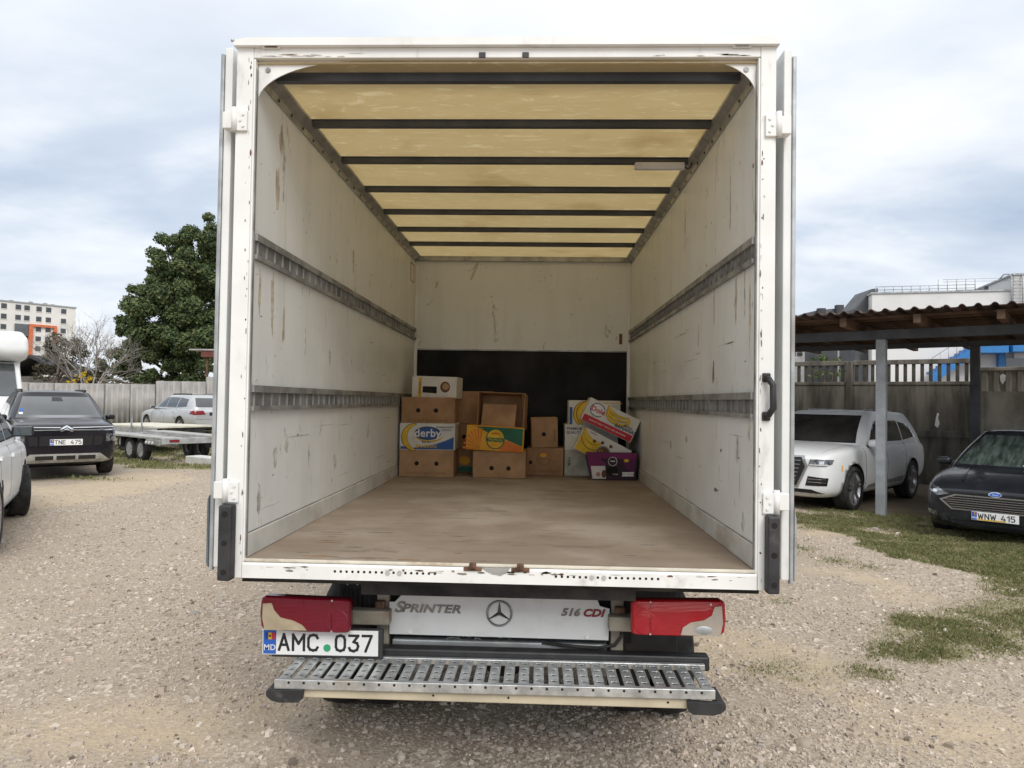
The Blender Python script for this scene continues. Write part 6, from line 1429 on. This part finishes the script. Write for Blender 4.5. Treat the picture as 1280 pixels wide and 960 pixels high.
size = np.exp(rs.normal(math.log(.0062), .42, n)); size = np.clip(size, .0035, .020); bigs = rs.uniform(0, 1, n) < .012; size = np.where(bigs, rs.uniform(.012, .026, n), size)
base = np.array([(-1, -1, -1), (1, -1, -1), (1, 1, -1), (-1, 1, -1), (-.7, -.7, 1), (.7, -.7, 1), (.7, .7, 1), (-.7, .7, 1)], float)
fq = np.array([(0, 1, 5, 4), (1, 2, 6, 5), (2, 3, 7, 6), (3, 0, 4, 7), (4, 5, 6, 7)])
V = base[None]*(1+rs.normal(0, .28, (n, 8, 3))); V *= np.stack([np.ones(n), rs.uniform(.5, 1, n), rs.uniform(.35, .75, n)], -1)[:, None]*size[:, None, None]
ang = rs.uniform(0, 6.28, n); c, s = np.cos(ang), np.sin(ang)
V = np.stack([V[..., 0]*c[:, None]-V[..., 1]*s[:, None], V[..., 0]*s[:, None]+V[..., 1]*c[:, None], V[..., 2]], -1)
z = gh(x, y)+(fbm(x, y, .35, 71, 3)-.5)*.030*np.exp(-((y-3)/8)**2)
V += np.stack([x, y, z+size*.15], -1)[:, None]
F = (np.arange(n)[:, None, None]*8+fq[None]).reshape(-1, 4); me = npmesh('gravel', V.reshape(-1, 3), F)
pal = np.array([(.45, .385, .32), (.54, .47, .395), (.34, .285, .23), (.60, .53, .445), (.48, .395, .325), (.41, .365, .325), (.70, .64, .55), (.20, .165, .13)])
c = pal[rs.choice(len(pal), n, p=[.25, .2, .16, .07, .19, .08, .015, .035])]*rs.uniform(.85, 1.12, (n, 1)); vattr(me, 'tone', np.repeat(c, 8, 0))
def tone_mat(name, rough=.9):
    m, nt, b = newmat(name); at = N(nt, 'ShaderNodeAttribute', attribute_name='tone'); nt.links.new(at.outputs['Color'], b.inputs['Base Color']); b.inputs['Roughness'].default_value = rough; b.inputs['Specular IOR Level'].default_value = .25; return m
tag(link('gravel', me, tone_mat('loose stones')), 'loose beige gravel covering the yard', 'gravel', kind='stuff')
# grass
def blades(n, r_lo, r_hi, a_lo, a_hi, h, w_, cols, k=1.0, thr=.03):
    x, y, r = polar(n, r_lo, r_hi, a_lo, a_hi, k); g = grassmask(x, y)*(.35+.65*sst(fbm(x, y, .22, 131, 3), .35, .6))
    ok = rs.uniform(0, 1, n) < np.where(g > thr, g*.8, 0); x, y, r, g = x[ok], y[ok], r[ok], g[ok]; m = len(x)
    x = x+rs.normal(0, .012, m); y = y+rs.normal(0, .012, m)
    z = gh(x, y)+(fbm(x, y, .35, 71, 3)-.5)*.030*np.exp(-((y-3)/8)**2)-.004
    L = h*rs.uniform(.35, 1.2, m)*(.45+.65*g); a = rs.uniform(0, 6.28, m); ln = rs.uniform(.2, .9, m)
    ww = w_*rs.uniform(.7, 1.4, m)*(1+.06*r)
    d = np.stack([np.cos(a), np.sin(a), np.zeros(m)], -1); q = np.stack([-np.sin(a), np.cos(a), np.zeros(m)], -1); b = np.stack([x, y, z], -1)
    mid = b+d*(L*ln*.35)[:, None]+np.array([0, 0, 1])*(L*.6)[:, None]; tip = b+d*(L*ln)[:, None]+np.array([0, 0, 1])*(L*(1-.3*ln))[:, None]
    V = np.stack([b-q*ww[:, None]/2, b+q*ww[:, None]/2, mid+q*ww[:, None]*.35, tip, mid-q*ww[:, None]*.35], 1).reshape(-1, 3)
    F = np.arange(5*m).reshape(m, 5); c = np.array(cols)[rs.randint(0, len(cols), m)]*rs.uniform(.75, 1.25, (m, 1)); return V, F, np.repeat(c, 5, 0)
GC = [(.19, .22, .085), (.23, .25, .10), (.28, .28, .13), (.38, .33, .19), (.16, .185, .07), (.33, .30, .17)]
Vs = []; Fs = []; Cs = []; k = 0
for a in (blades(170000, 4, 9.5, 14, 40, .034, .004, GC), blades(200000, 8, 14, 18, 42, .06, .005, GC), blades(110000, 12, 34, -42, -20, .085, .010, GC, 1.3), blades(12000, 3.2, 6, -30, 30, .04, .004, GC)):
    Vs.append(a[0]); Fs.append(a[1]+k); Cs.append(a[2]); k += len(a[0])
me = npmesh('grass', np.concatenate(Vs), np.concatenate(Fs)); vattr(me, 'tone', np.concatenate(Cs))
tag(link('grass', me, LEAF), 'short patchy grass growing through the gravel', 'grass', kind='stuff')
# a few larger stones and clods
SM = tone_mat('stone')
for i, (sx, sy, ss) in enumerate(((-3.1, 2.3, .05), (-2.5, 2.55, .045), (2.05, .25, .06), (1.55, .75, .05), (5.1, 7.6, .07))):
    bm = bmesh.new(); bmesh.ops.create_icosphere(bm, subdivisions=3, radius=1)
    for v in bm.verts:
        d = v.co.normalized(); v.co = d*(1+.35*(float(fbm(d.x*2+i*5, d.y*2+d.z*3, 1.2, 5))-.5)+.12*(float(fbm(d.x*6, d.y*6+d.z*5+i, 1, 9))-.5))
    mm = MB().bm(bm, Matrix.Diagonal((ss, ss*.8, ss*.5, 1))).mesh('stone'); vattr(mm, 'tone', np.tile([(.36, .30, .24), (.30, .27, .24), (.42, .38, .33)][i % 3], (len(mm.vertices), 1)))
    o = link('stone', mm, SM); o.location = (sx, sy, float(gh(sx, sy))+ss*.05); o.rotation_euler.z = i
    tag(o, ['dark fist sized stone out on the gravel left of the plate', 'small stone lying next to the darker stone on the gravel', 'pale stone at the lower right on bare sand', 'small stone near the right end of the step', 'light stone at the foot of the carport post'][i], 'stone', 'larger stones on the gravel')

for o in SC.objects:
    if o.parent is None and o.name.split('.')[0] in ('concrete_wall', 'lean_to_roof', 'white_building'): o['kind'] = 'thing'
